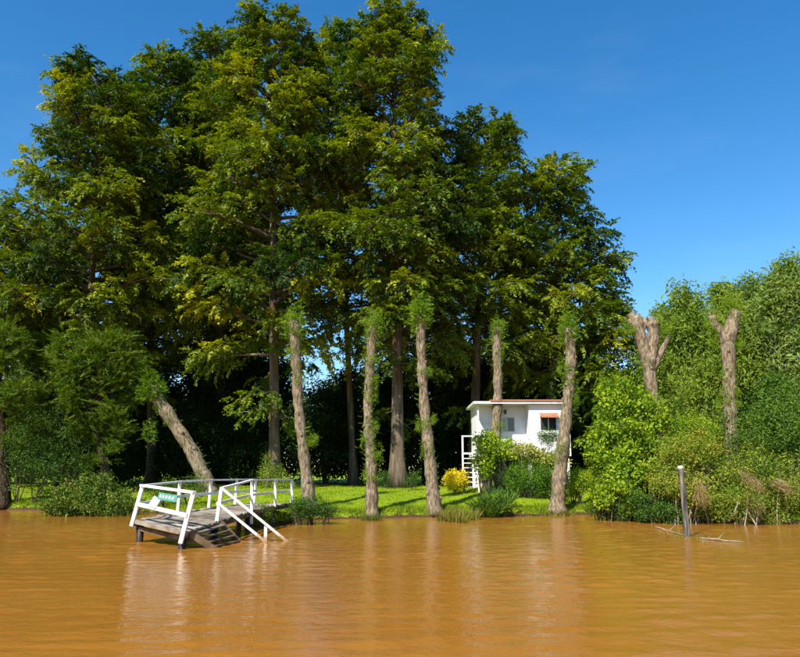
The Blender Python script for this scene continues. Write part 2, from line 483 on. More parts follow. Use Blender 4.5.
def lawn_mat():
    m, nt, out = new_mat('lawn')
    p = nt.nodes.new('ShaderNodeBsdfPrincipled')
    p.inputs['Roughness'].default_value = 0.85
    p.inputs['Specular IOR Level'].default_value = 0.15
    nz = noise_node(nt, 0.9, 8, 0.65)
    r = ramp_node(nt, nz.outputs[0], [(0.25, (0.10, 0.16, 0.008)), (0.5, (0.20, 0.29, 0.009)), (0.75, (0.28, 0.34, 0.012))])
    geo = nt.nodes.new('ShaderNodeNewGeometry')
    sep = nt.nodes.new('ShaderNodeSeparateXYZ')
    nt.links.new(geo.outputs['Position'], sep.inputs[0])
    n2 = noise_node(nt, 2.5, 5)
    add = nt.nodes.new('ShaderNodeMath'); add.operation = 'MULTIPLY_ADD'
    add.inputs[1].default_value = 0.5; add.inputs[2].default_value = -0.12
    nt.links.new(n2.outputs[0], add.inputs[0])
    ad2 = nt.nodes.new('ShaderNodeMath'); ad2.operation = 'SUBTRACT'
    nt.links.new(sep.outputs['Z'], ad2.inputs[0]); nt.links.new(add.outputs[0], ad2.inputs[1])
    mr = nt.nodes.new('ShaderNodeMapRange')
    mr.inputs['From Min'].default_value = -0.02; mr.inputs['From Max'].default_value = 0.08
    nt.links.new(ad2.outputs[0], mr.inputs['Value'])
    mx = nt.nodes.new('ShaderNodeMixRGB')
    mx.inputs[1].default_value = (0.075, 0.045, 0.02, 1)       # bare earth of the bank
    nt.links.new(mr.outputs[0], mx.inputs[0]); nt.links.new(r.outputs[0], mx.inputs[2])
    nt.links.new(mx.outputs[0], p.inputs['Base Color'])
    nb = noise_node(nt, 14, 6, 0.7)
    b = nt.nodes.new('ShaderNodeBump'); b.inputs['Strength'].default_value = 0.7; b.inputs['Distance'].default_value = 0.06
    nt.links.new(nb.outputs[0], b.inputs['Height']); nt.links.new(b.outputs[0], p.inputs['Normal'])
    nt.links.new(p.outputs[0], out.inputs['Surface'])
    return m
gx = np.concatenate([[-3000, -1200, -500, -250, -140, -90, -60], np.arange(-45, 45.01, 0.5), [60, 90, 140, 250, 500, 1200, 3000]])
gy = np.concatenate([[-400, -100, 0, 15, 20], np.arange(24, 52, 0.3), np.arange(52, 80, 1.5), [90, 120, 200, 500, 1200, 4000]])
tag(grid_mesh('lawn_ground', gx, gy, ground, lawn_mat()), kind='structure')

def water_mat():
    m, nt, out = new_mat('muddy_water')
    p = nt.nodes.new('ShaderNodeBsdfPrincipled')
    p.inputs['Roughness'].default_value = 0.05
    p.inputs['IOR'].default_value = 1.33
    p.inputs['Specular IOR Level'].default_value = 0.42
    nz = noise_node(nt, 0.16, 3, 0.5, (0.5, 1.2, 1))
    r = ramp_node(nt, nz.outputs[0], [(0.3, (0.262, 0.108, 0.015)), (0.7, (0.32, 0.135, 0.021))])
    nt.links.new(r.outputs[0], p.inputs['Base Color'])
    n1 = noise_node(nt, 5.0, 4, 0.6, (0.8, 1.0, 1))
    b = nt.nodes.new('ShaderNodeBump'); b.inputs['Strength'].default_value = 0.36; b.inputs['Distance'].default_value = 0.05
    nt.links.new(n1.outputs[0], b.inputs['Height'])
    nt.links.new(b.outputs[0], p.inputs['Normal'])
    nt.links.new(p.outputs[0], out.inputs['Surface'])
    return m
wr = random.Random(5)
WAVES = []
for i in range(34):
    lam = 0.2 * (5.0 ** wr.random())
    an = wr.gauss(0, 0.95)
    k = 2 * math.pi / lam
    WAVES.append((k * math.sin(an), k * math.cos(an), 0.030 / k * wr.uniform(0.6, 1.2) * (0.3 / lam) ** 0.25, wr.uniform(0, 6.28)))
def waves(X, Y):
    Z = np.zeros_like(X)
    fade = np.clip((26.5 - np.abs(X)) / 4, 0, 1) * np.clip((Y - 4.0) / 2, 0, 1) * np.clip((44 - Y) / 4, 0, 1)
    gust = 0.75 + 0.35 * np.sin(X * 0.31 + Y * 0.17) * np.sin(Y * 0.23 - X * 0.11 + 1.0)
    for kx, ky, a, ph in WAVES:
        Z += a * np.sin(kx * X + ky * Y + ph + 0.6 * np.sin(0.4 * X + 0.27 * Y + ph))
    return Z * fade * gust
wx = np.concatenate([[-3000, -800, -200, -80, -40], np.arange(-28, 28.01, 0.2), [40, 80, 200, 800, 3000]])
wy = np.concatenate([[-2000, -500, -100, -30, 0], np.arange(3.5, 32, 0.1), np.arange(32, 45, 0.25), [48, 60]])
tag(grid_mesh('river', wx, wy, waves, water_mat()), kind='structure')

# ------------------------------------------------------------------ trees
def cypress(label, ub, ua, va, Y, Rc, vlow, seed, nl=72, pw=0.55, extra=(), r0=0.5, group=None, width_px=None, sub=1.0, tint=0.0):
    rn = random.Random(seed)
    b = at_y(ub, 485, Y); b.z = gz(b.x, Y)
    top = at_y(ua, va, Y)
    H = top.z - b.z
    h0 = at_y(ub, vlow, Y).z - b.z
    root = thing('cypress_tree', b, label, 'tree', group)
    r0 *= 0.8
    lean = top.x - b.x
    wob = [rn.uniform(-0.25, 0.25) for _ in range(4)]
    def trunk(h):
        t = h / H
        return Vector((b.x + lean * t + wob[0] * math.sin(t * 5 + wob[1] * 9), b.y + wob[2] * math.sin(t * 4), b.z + h))
    w = Wood()
    n = 26
    pts = [trunk(H * (i / n) - (0.25 if i == 0 else 0)) for i in range(n + 1)]
    rad = [r0 * (1 - 0.97 * (i / n)) ** 0.85 * (1 + 0.7 * max(0, 1 - i / 2.4) ** 2) for i in range(n + 1)]
    ph = rn.uniform(0, 6)
    w.tube(pts, rad, 14, rn, 0.04, lobes=lambda i, an: 1 + 0.16 * max(0, 1 - i / 6) * math.sin(an * 5 + ph))
    lv = Leaves('feather', seed)
    limbs = []
    for i in range(nl):
        t = ((i + 0.5) / nl) ** 0.92
        h = h0 + (H - h0) * t * 0.985
        prof = min(1.0, 0.6 + t * 3.0) * (1 - t) ** pw + 0.05
        L = Rc * prof * rn.uniform(0.62, 1.12)
        el = math.radians(8 + 48 * t ** 1.2 + rn.uniform(-12, 14))
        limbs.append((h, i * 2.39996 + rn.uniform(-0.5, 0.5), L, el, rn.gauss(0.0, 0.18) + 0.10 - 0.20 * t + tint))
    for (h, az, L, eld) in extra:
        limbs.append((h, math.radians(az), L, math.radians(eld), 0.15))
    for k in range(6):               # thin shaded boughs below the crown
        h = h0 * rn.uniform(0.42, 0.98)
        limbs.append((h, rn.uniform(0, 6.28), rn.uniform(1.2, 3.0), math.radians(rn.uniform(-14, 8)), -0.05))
    for (h, az, L, el, lt) in limbs:
        p0 = trunk(h)
        dh = Vector((math.cos(az), math.sin(az), 0))
        dr = 0.20 * max(0.1, 1 - h / H) + 0.05
        back = math.sin(az) > 0.3
        low = h < h0 and L < 3.2
        def lp(s):
            return p0 + dh * (L * s * math.cos(el)) + Vector((0, 0, L * s * math.sin(el) - dr * L * s * s))
        r_l = 0.022 * L + 0.015
        ks = [0, 0.2, 0.45, 0.7, 1.0]
        w.tube([lp(s) for s in ks], [r_l * (1.05 - s) for s in ks], 5, cap=False)
        boughs = [([lp(0.26), lp(0.52), lp(0.78), lp(1.0)], 1.05)]
        nlat = 0 if L < 1.2 else (2 if L < 2.4 else (3 if L < 3.8 else 4))
        for j in range(nlat):
            s = 0.30 + 0.55 * (j + rn.random()) / nlat
            q = lp(s)
            a2 = az + (1 if j % 2 else -1) * rn.uniform(0.5, 1.05)
            ll = (0.30 + 0.28 * (1 - s)) * L * rn.uniform(0.7, 1.15)
            d2 = Vector((math.cos(a2), math.sin(a2), math.sin(el) * 0.8 + rn.uniform(-0.3, 0.45))).normalized()
            m1 = q + d2 * ll * 0.55 + Vector((0, 0, 0.06 * ll))
            e2 = q + d2 * ll + Vector((0, 0, -0.07 * ll * ll))
            w.tube([q, m1, e2], [r_l * 0.45, r_l * 0.28, 0.006], 3, cap=False)
            boughs.append(([q + (m1 - q) * 0.3, m1, e2], 0.95))
        tl_ = 0.42 + lt
        for bp, br in boughs:
            tb = tl_ + rn.gauss(0, 0.08)
            for a_, b2 in zip(bp[:-1], bp[1:]):
                seg = b2 - a_
                ln = seg.length
                dd = seg.normalized()
                p1 = dd.orthogonal().normalized(); p2 = dd.cross(p1)
                n2 = max(1, int(ln / (0.62 if back or low else 0.205) + rn.random()))
                for k in range(n2):
                    f = (k + rn.random()) / n2
                    ph2 = rn.uniform(0, 6.28)
                    o = a_ + seg * f
                    d3 = dd * 0.75 + (p1 * math.cos(ph2) + p2 * math.sin(ph2)) * rn.uniform(0.5, 1.0)
                    d3.z += 0.15
                    d3.normalize()
                    sl = br * rn.uniform(0.75, 1.4) * (0.7 if low else 1.0)
                    big = 1.3 if back else 1.0
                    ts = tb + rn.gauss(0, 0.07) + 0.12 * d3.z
                    # a nodding plume: side sprays along a drooping axis, paler at its tip
                    for m_, (fq, sz) in enumerate(((0.25, 0.5), (0.38, 0.52), (0.52, 0.5), (0.66, 0.46), (0.8, 0.42), (0.92, 0.36))):
                        sd = 0.8 if m_ % 2 else -0.8
                        c_, s_ = math.cos(sd), math.sin(sd)
                        q3 = o + d3 * sl * fq - Vector((0, 0, 0.30 * sl * fq * fq))
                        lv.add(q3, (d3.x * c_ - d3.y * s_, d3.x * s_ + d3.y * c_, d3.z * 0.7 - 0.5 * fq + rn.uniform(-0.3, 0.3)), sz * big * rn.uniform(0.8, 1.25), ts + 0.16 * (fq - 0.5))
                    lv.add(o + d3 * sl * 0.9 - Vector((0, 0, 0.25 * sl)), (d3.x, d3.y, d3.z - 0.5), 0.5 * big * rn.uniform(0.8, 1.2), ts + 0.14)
    lv.roll = 0.35
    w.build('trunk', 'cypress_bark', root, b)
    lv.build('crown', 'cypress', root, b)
    return root

def copy_thing(src, loc, rz, sc, label, group):
    r = src.copy(); link(r)
    r.location = loc; r.rotation_euler = (0, 0, rz); r.scale = sc
    r['label'] = label
    if group: r['group'] = group
    elif 'group' in r: del r['group']
    for ch in src.children:
        c = ch.copy(); link(c, r)
    return r

c_a = cypress('cypress with rounded top at the outer end of the grove, above the feathery pollards', 80, 98, 80, 49, 6.9, 360, 1, nl=78, pw=0.32, r0=0.45)
c_b = cypress('broad cypress between the outermost cypress and the tall pair, behind the leaning pollard', 150, 158, 66, 57, 7.8, 368, 2, nl=84, pw=0.32)
c_c = cypress('cypress set back behind the leaning pollard, its top below the tall pair', 222, 218, 46, 59, 7.6, 345, 3, nl=80, pw=0.32)
c_d = cypress('very tall cypress rising behind the jetty, lit trunk and one long low bough', 272, 276, 28, 47, 7.0, 350, 4, nl=96, pw=0.36, r0=0.47,
              extra=[(8.6, 188, 5.0, 4), (6.2, 200, 2.6, -8), (4.6, 10, 1.3, -15), (9.5, 330, 2.6, 0), (5.6, 250, 1.6, -12)])
c_e = cypress('very tall cypress with a pale flared buttress trunk standing on the open lawn', 397, 395, 24, 48, 7.4, 345, 5, nl=98, pw=0.40, r0=0.56,
              extra=[(9.0, 250, 2.6, 0), (8.2, 320, 3.0, 0), (10.5, 200, 3.0, 6)])
c_f = cypress('slim dark cypress in the shade between the two tallest cypresses', 352, 336, 34, 57, 5.6, 240, 6, nl=62, pw=0.38, r0=0.36)
c_g = cypress('cypress rising behind the staircase end of the white house', 470, 490, 136, 52, 6.0, 362, 7, nl=80, pw=0.30)
c_h = cypress('cypress at the inner end of the grove, its boughs spreading over the white house', 545, 560, 178, 53, 5.2, 392, 8, nl=78, pw=0.25, extra=[(17, -5, 4.6, 2), (14.5, 5, 4.6, 0)])
c_i = cypress('small low cypress filling the gap between white house and forked pollard', 620, 612, 312, 50, 2.9, 415, 9, nl=38, pw=0.35, r0=0.22)
c_k = cypress('half hidden cypress beyond the outermost big cypress', -35, -12, 215, 50, 5.6, 360, 10, nl=50, pw=0.4, r0=0.36)
rear = [(c_a, 30, 66, 0.78, 'behind the outermost big cypress'), (c_b, 100, 68, 0.8, 'behind the broad cypress'), (c_c, 180, 66, 0.84, 'between the broad cypress and the set back one'), (c_g, 240, 70, 1.0, 'behind the cypress with the long low bough'),
        (c_b, 425, 68, 0.9, 'behind the flared buttress cypress'), (c_f, 505, 66, 0.66, 'behind the staircase end of the house'), (c_h, 560, 69, 0.76, 'behind the awning end of the house')]
for i, (src, u, Y, s, where) in enumerate(rear):
    p = at_y(u, 480, Y)
    copy_thing(src, (p.x, Y, gz(p.x, Y)), 1.3 + i * 1.1, (s, s, s), 'shaded rear cypress ' + where, 'cypresses of the shaded rear row')

def leafy_mound(lv, c, rad, n, size, tint=(0.2, 0.8), rn=None, lump=0.28, zmin=None, fill=0.25, zlow=-0.55):
    """clumps over an uneven ellipsoid"""
    ph = [rn.uniform(0, 6.28) for _ in range(6)]
    for i in range(n):
        z = rn.uniform(zlow, 1); a = rn.uniform(0, 6.2832)
        s = math.sqrt(max(0, 1 - z * z))
        d = Vector((s * math.cos(a), s * math.sin(a), z))
        k = 1 + lump * (math.sin(3 * a + ph[0]) * 0.4 + math.sin(5 * z + ph[1] + 2 * a) * 0.4 + math.sin(7 * a + 6 * z + ph[2]) * 0.3)
        k *= rn.uniform(0.86, 1.06) if rn.random() > fill else rn.uniform(0.35, 0.85)
        p = Vector((c[0] + d.x * rad[0] * k, c[1] + d.y * rad[1] * k, c[2] + d.z * rad[2] * k))
        if zmin is not None and p.z < zmin(p.x, p.y) + size * 0.35:
            p.z = zmin(p.x, p.y) + size * rn.uniform(0.35, 0.9)
        tn = tint[0] + (tint[1] - tint[0]) * (0.5 + 0.5 * math.sin(3 * a + 4 * z + ph[3])) * 0.6 + rn.uniform(0, 0.4) * (tint[1] - tint[0])
        lv.add(p, (d.x + rn.gauss(0, .4), d.y + rn.gauss(0, .4), d.z * 0.6 + rn.gauss(0, .4)), size * rn.uniform(0.7, 1.3), tn)

# shaded understorey trees behind the lawn
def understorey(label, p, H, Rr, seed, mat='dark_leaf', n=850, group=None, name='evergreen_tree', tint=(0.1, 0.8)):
    rn = random.Random(seed)
    b = Vector((p[0], p[1], gz(p[0], p[1])))
    root = thing(name, b, label, 'tree', group)
    w = Wood()
    lv = Leaves('small', seed)
    for j in range(3):
        a = rn.uniform(0, 6.28)
        e = b + Vector((math.cos(a) * Rr * 0.4, math.sin(a) * Rr * 0.4, H * 0.75))
        pts, rr = catmull([b - Vector((0, 0, 0.2)), b + Vector((rn.uniform(-.3, .3), rn.uniform(-.3, .3), H * 0.3)), e], [0.2, 0.14, 0.03], 0.6)
        w.tube(pts, rr, 6)
    for j in range(5):
        z = b.z + H * (0.16 + 0.155 * j)
        rj = Rr * (0.8, 1.0, 0.95, 0.8, 0.5)[j]
        leafy_mound(lv, (b.x + rn.uniform(-.6, .6), b.y + rn.uniform(-.6, .6), z), (rj, rj, H * 0.17), n // 5, 0.95, tint, rn, zmin=ground, fill=0.4)
    w.build('trunk', 'twig', root, b)
    lv.build('crown', mat, root, b)
    return root
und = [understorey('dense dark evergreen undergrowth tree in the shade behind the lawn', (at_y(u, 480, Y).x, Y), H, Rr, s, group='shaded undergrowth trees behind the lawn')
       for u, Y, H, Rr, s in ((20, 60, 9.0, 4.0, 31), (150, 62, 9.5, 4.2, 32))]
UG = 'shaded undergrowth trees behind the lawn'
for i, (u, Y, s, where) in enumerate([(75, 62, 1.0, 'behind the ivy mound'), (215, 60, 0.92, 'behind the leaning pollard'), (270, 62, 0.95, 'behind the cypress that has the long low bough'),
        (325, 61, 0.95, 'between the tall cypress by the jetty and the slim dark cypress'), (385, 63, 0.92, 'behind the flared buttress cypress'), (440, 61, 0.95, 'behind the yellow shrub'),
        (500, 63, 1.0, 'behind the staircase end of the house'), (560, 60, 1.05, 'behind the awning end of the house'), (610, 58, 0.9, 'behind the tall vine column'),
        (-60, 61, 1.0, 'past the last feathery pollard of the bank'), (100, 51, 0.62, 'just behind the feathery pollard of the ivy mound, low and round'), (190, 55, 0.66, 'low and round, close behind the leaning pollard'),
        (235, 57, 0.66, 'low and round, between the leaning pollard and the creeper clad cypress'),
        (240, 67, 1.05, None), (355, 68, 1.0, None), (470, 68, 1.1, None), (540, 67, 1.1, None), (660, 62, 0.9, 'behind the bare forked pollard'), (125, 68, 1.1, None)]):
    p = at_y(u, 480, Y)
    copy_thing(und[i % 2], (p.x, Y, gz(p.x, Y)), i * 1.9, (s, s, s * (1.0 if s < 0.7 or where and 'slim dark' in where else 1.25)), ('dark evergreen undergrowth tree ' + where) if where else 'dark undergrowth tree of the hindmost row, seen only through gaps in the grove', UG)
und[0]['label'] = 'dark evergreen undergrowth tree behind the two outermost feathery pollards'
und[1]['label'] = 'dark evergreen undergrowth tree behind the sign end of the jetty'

# ---- pollards
def at_ground(u, v):
    """distance at which the line of sight through a pixel meets the lawn"""
    Y = 26.0
    while Y < 60:
        p = at_y(u, v, Y)
        if gz(p.x, Y) > 0.15 and p.z <= gz(p.x, Y):
            return Y
        Y += 0.1
    return 45.0
def pollard(label, px, widths, Y, seed, arms=(), tufts=(), top_tuft=0.45, name='pollard_tree', ground_base=True, dY=None, tl=0.5, tint=0.5):
    """px: list of (u,v) from base up; widths in px; arms: list of (px list, widths); tufts: (u,v,radius m)"""
    rn = random.Random(seed)
    if ground_base:
        Y = at_ground(*px[0])
    k = Y / FPX
    pts = [at_y(u, v, Y + (dY[i] if dY else 0)) for i, (u, v) in enumerate(px)]
    b = pts[0].copy()
    b.z = gz(b.x, b.y)
    pts[0].z = min(pts[0].z, b.z) - 0.15
    root = thing(name, b, label, 'tree')
    w = Wood()
    P, rr = catmull(pts, [x * k / 2 * 0.76 for x in widths], 0.22)
    rr = [r * (1 + 0.07 * math.sin(i * 0.9 + seed) + rn.uniform(-0.05, 0.05)) for i, r in enumerate(rr)]
    rr[0] *= 1.35; rr[1] *= 1.18; rr[-2] *= 1.1; rr[-1] *= 0.93
    w.tube(P, rr, 14, rn, 0.07)
    ends = []
    if not arms:
        ends.append((P[-1], rr[-1]))
        for j in range(4):       # knuckle stubs round the cut top
            a = rn.uniform(0, 6.28)
            s0 = P[-1] - Vector((0, 0, rn.uniform(0.05, 0.35)))
            d = Vector((math.cos(a), math.sin(a), rn.uniform(0.5, 1.2))).normalized()
            e = s0 + d * rn.uniform(0.25, 0.4)
            w.tube([s0, e], [rr[-1] * 0.5, rr[-1] * 0.38], 8, rn, 0.12)
    for apx, aw in arms:
        ap, ar = catmull([at_y(u, v, Y + 0.02) for u, v in apx], [x * k / 2 for x in aw], 0.18)
        ar = [r * (1 + rn.uniform(-0.1, 0.1)) for r in ar]
        w.tube(ap, ar, 10, rn, 0.08)
        ends.append((ap[-1], ar[-1]))
        for j in range(3):
            a = rn.uniform(0, 6.28)
            d = Vector((math.cos(a), math.sin(a), rn.uniform(0.6, 1.4))).normalized()
            w.tube([ap[-1] - Vector((0, 0, 0.12)), ap[-1] + d * rn.uniform(0.12, 0.3)], [ar[-1] * 0.5, ar[-1] * 0.3], 7, rn, 0.1)
    for j in range(10):          # old branch scars
        i = rn.randrange(2, len(P) - 1)
        a = rn.uniform(0, 6.28)
        d = Vector((math.cos(a), math.sin(a), 0.5)).normalized()
        w.tube([P[i] + d * rr[i] * 0.6, P[i] + d * (rr[i] + rn.uniform(0.04, 0.12))], [rr[i] * 0.4, rr[i] * 0.25], 7, rn, 0.1)
    lv = Leaves('needle_short', seed); lv.roll = 2.0
    lf = Leaves('small', seed + 500); lf.roll = 1.0
    if top_tuft:
        for (e, r) in ends:
            for j in range(int(130 * tl * 2)):
                a = rn.uniform(0, 6.28)
                zz = rn.gauss(-0.25, 0.32)
                q = r * rn.uniform(0.6, 1.5)
                d = Vector((math.cos(a) * 0.8, math.sin(a) * 0.8, rn.uniform(-0.6, 1.1)))
                lv.add(e + Vector((math.cos(a) * q, math.sin(a) * q, zz)), d, top_tuft * rn.uniform(0.25, 0.65), tint + 0.1 + rn.gauss(0, 0.16))
            for j in range(int(95 * tl * 2)):
                a = rn.uniform(0, 6.28)
                q = top_tuft * rn.uniform(0.2, 0.75)
                lf.add(e + Vector((math.cos(a) * q, math.sin(a) * q, rn.gauss(-0.15, 0.35))), (math.cos(a), math.sin(a), 0.5), rn.uniform(0.12, 0.24), tint + 0.15 + rn.gauss(0, 0.16))
    for (u, v, rad) in tufts:
        c = at_y(u, v, Y - 0.05)
        for j in range(int(40 + 45 * rad)):
            a = rn.uniform(0, 6.28)
            d = Vector((math.cos(a), math.sin(a) - 0.2, rn.uniform(-0.6, 0.9)))
            lv.add(c + Vector((rn.gauss(0, .17), rn.gauss(0, .15), rn.gauss(0, rad * 0.6))), d, rad * rn.uniform(0.3, 0.7), tint + 0.1 + rn.gauss(0, 0.16))
        for j in range(int(26 + 26 * rad)):
            a = rn.uniform(0, 6.28)
            lf.add(c + Vector((math.cos(a) * (.15 + rad * .3), math.sin(a) * .3 - .1, rn.gauss(0, rad * 0.6))), (math.cos(a), math.sin(a), 0.3), rn.uniform(0.1, 0.2), tint + 0.15 + rn.gauss(0, 0.16))
    # moss-like small shoots scattered over the bark
    for j in range(80):
        i = rn.randrange(3, len(P))
        a = rn.uniform(0, 6.28)
        d = Vector((math.cos(a), math.sin(a), rn.uniform(0.2, 0.9)))
        lv.add(P[i] + Vector((math.cos(a), math.sin(a), 0)) * rr[i] * 0.95, d, rn.uniform(0.12, 0.3), tint + 0.1 + rn.gauss(0, 0.15))
    w.build('trunk', 'bark', root, b)
    A_, B_ = lv.arrays()
    if lf.o:
        A2, B2 = lf.arrays()
        A_, B_ = np.concatenate([A_, A2]), np.concatenate([B_, B2])
    tri_obj('foliage', A_, B_, 'shoot', root, b)
    return root

pollard('pollard trunk leaning back from the landward end of the jetty, tufted top', [(311, 508), (305, 465), (299, 410), (296, 360), (294, 322)], [18, 14, 13, 13, 15], 33.3, 41,
        tufts=[(296, 316, .55), (292, 352, .3), (300, 380, .25), (312, 440, .3)], top_tuft=0.6)
pollard('upright pollard trunk at the water edge thickly patched with shoots along its length', [(372, 514), (371, 465), (368, 410), (371, 355), (374, 326)], [17, 14, 12, 12, 14], 33.0, 42,
        tufts=[(375, 320, .5), (370, 360, .35), (371, 395, .4), (372, 425, .4), (368, 440, .45), (376, 455, .35), (370, 475, .3), (372, 380, .35)], top_tuft=0.55)
pollard('pollard trunk leaning slightly inward beside the rusty grass clump, bushy tufted top', [(435, 512), (430, 460), (424, 400), (421, 345), (421, 312)], [19, 15, 13, 12, 15], 34.8, 43,
        tufts=[(421, 305, .75), (425, 372, .3), (422, 425, .35), (427, 450, .35), (430, 420, .3)], top_tuft=0.75, tl=0.8)
pollard('slim straight pollard trunk standing before the house staircase', [(491, 492), (495, 440), (498, 390), (497, 345), (498, 328)], [16, 14, 12, 12, 13], 37.0, 44,
        tufts=[(498, 326, .5), (499, 355, .3), (499, 425, .35), (498, 445, .3)], top_tuft=0.5)
pollard('stout pollard trunk bending outward at the top, beside the house awning', [(557, 510), (561, 465), (567, 410), (571, 360), (568, 328)], [21, 18, 15, 14, 15], 34.6, 45,
        tufts=[(569, 322, .65), (564, 370, .5), (570, 380, .55), (572, 400, .3), (562, 447, .3), (556, 455, .3)], top_tuft=0.6, tl=0.6)
pollard('bare forked pollard with pale splintered arms above the bright vines', [(657, 470), (656, 420), (652, 390), (649, 368), (648, 358)], [17, 16, 15, 17, 20], 36.5, 46, ground_base=False,
        arms=[([(648, 360), (641, 340), (636, 322), (633, 317)], [13, 13, 14, 16]), ([(650, 362), (653, 342), (653, 330), (651, 322)], [12, 12, 13, 14]), ([(652, 370), (659, 356), (664, 346), (668, 339)], [9, 7, 6, 5]), ([(640, 336), (643, 326), (645, 320)], [7, 7, 6])],
        tufts=[(628, 330, .35), (665, 330, .4), (660, 425, .35)], top_tuft=0)
pollard('forked pollard with a side arm, wrapped in shoots, among the willows', [(731, 480), (731, 430), (729, 390), (729, 360), (727, 342)], [19, 17, 16, 17, 17], 37.5, 47, ground_base=False,
        arms=[([(727, 345), (720, 332), (714, 324), (712, 316)], [11, 9, 8, 8]), ([(728, 344), (731, 328), (733, 318), (735, 311)], [13, 13, 14, 14]), ([(720, 331), (713, 330)], [4, 3])],
        tufts=[(733, 308, .5), (728, 305, .45), (738, 345, .3), (727, 375, .4), (730, 390, .4), (732, 400, .4), (722, 402, .35)], top_tuft=0.4, tl=0.3, tint=0.6)
pollard('leaning pollard trunk beside the jetty deck, tilted towards the feathery thicket', [(212, 492), (194, 455), (175, 425), (160, 402), (152, 388)], [19, 18, 17, 16, 16], 36.0, 48,
        tufts=[(148, 378, .8), (140, 372, .7), (160, 405, .5), (150, 432, .6), (170, 418, .4)], top_tuft=0.9, tl=1.0, tint=0.35)

# ---- feathery resprouting pollards by the outer bank
def feathery(label, px, widths, Y, balls, seed, tint=0.4):
    rn = random.Random(seed)
    k = Y / FPX
    Y = at_ground(*px[0])
    pts = [at_y(u, v, Y) for u, v in px]
    b = pts[0].copy(); b.z = gz(b.x, b.y); pts[0].z = b.z - 0.15
    root = thing('pollard_tree', b, label, 'tree')
    w = Wood()
    P, rr = catmull(pts, [x * k / 2 for x in widths], 0.25)
    w.tube(P, [r * (1 + rn.uniform(-.06, .06)) for r in rr], 12, rn, 0.06)
    lv = Leaves('needle', seed); lv.roll = 2.0
    for (u, v, rad, n) in balls:
        c = at_y(u, v, Y + rn.uniform(-1.1, 0.5))
        e = P[-1]
        bp, br = catmull([e - Vector((0, 0, 0.4)), (e + c) / 2 + Vector((0, 0, -0.3)), c], [rr[-1] * 0.45, rr[-1] * 0.3, 0.03], 0.3)
        w.tube(bp, br, 6)
        for j in range(int(n * 1.5)):
            a = rn.uniform(0, 6.28)
            el = rn.uniform(-0.5, 1.3)
            d = Vector((math.cos(a), math.sin(a), el))
            o = c + Vector((rn.gauss(0, .3), rn.gauss(0, .3), rn.gauss(0, .3))) * rad * 0.75
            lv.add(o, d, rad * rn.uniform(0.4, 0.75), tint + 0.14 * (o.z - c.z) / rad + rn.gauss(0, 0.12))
    w.build('trunk', 'shade_tinted_bark', root, b)
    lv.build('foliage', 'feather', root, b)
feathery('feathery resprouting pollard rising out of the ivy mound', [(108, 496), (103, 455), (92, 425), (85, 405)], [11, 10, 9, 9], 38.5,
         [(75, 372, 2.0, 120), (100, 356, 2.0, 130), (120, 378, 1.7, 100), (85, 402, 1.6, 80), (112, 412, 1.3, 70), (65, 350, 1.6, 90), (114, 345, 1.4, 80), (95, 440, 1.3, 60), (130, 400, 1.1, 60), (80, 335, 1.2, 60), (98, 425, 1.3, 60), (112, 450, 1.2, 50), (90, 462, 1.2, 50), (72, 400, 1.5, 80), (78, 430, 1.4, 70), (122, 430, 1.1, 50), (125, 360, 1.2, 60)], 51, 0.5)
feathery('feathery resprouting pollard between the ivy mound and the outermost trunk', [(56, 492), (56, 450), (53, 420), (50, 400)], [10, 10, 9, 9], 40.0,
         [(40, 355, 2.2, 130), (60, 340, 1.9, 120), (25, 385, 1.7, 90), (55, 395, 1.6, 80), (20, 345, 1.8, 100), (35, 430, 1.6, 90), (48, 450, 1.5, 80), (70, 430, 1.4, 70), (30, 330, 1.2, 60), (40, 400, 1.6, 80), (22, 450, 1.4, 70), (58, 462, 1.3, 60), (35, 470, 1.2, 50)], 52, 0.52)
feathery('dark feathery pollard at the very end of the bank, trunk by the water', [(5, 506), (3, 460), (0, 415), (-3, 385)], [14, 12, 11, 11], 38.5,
         [(-5, 360, 2.0, 120), (10, 340, 1.6, 90), (-25, 350, 2.2, 120), (14, 395, 1.5, 80), (-15, 400, 1.5, 70), (-30, 385, 1.6, 70), (20, 420, 1.2, 60), (10, 440, 1.2, 60)], 53, 0.48)

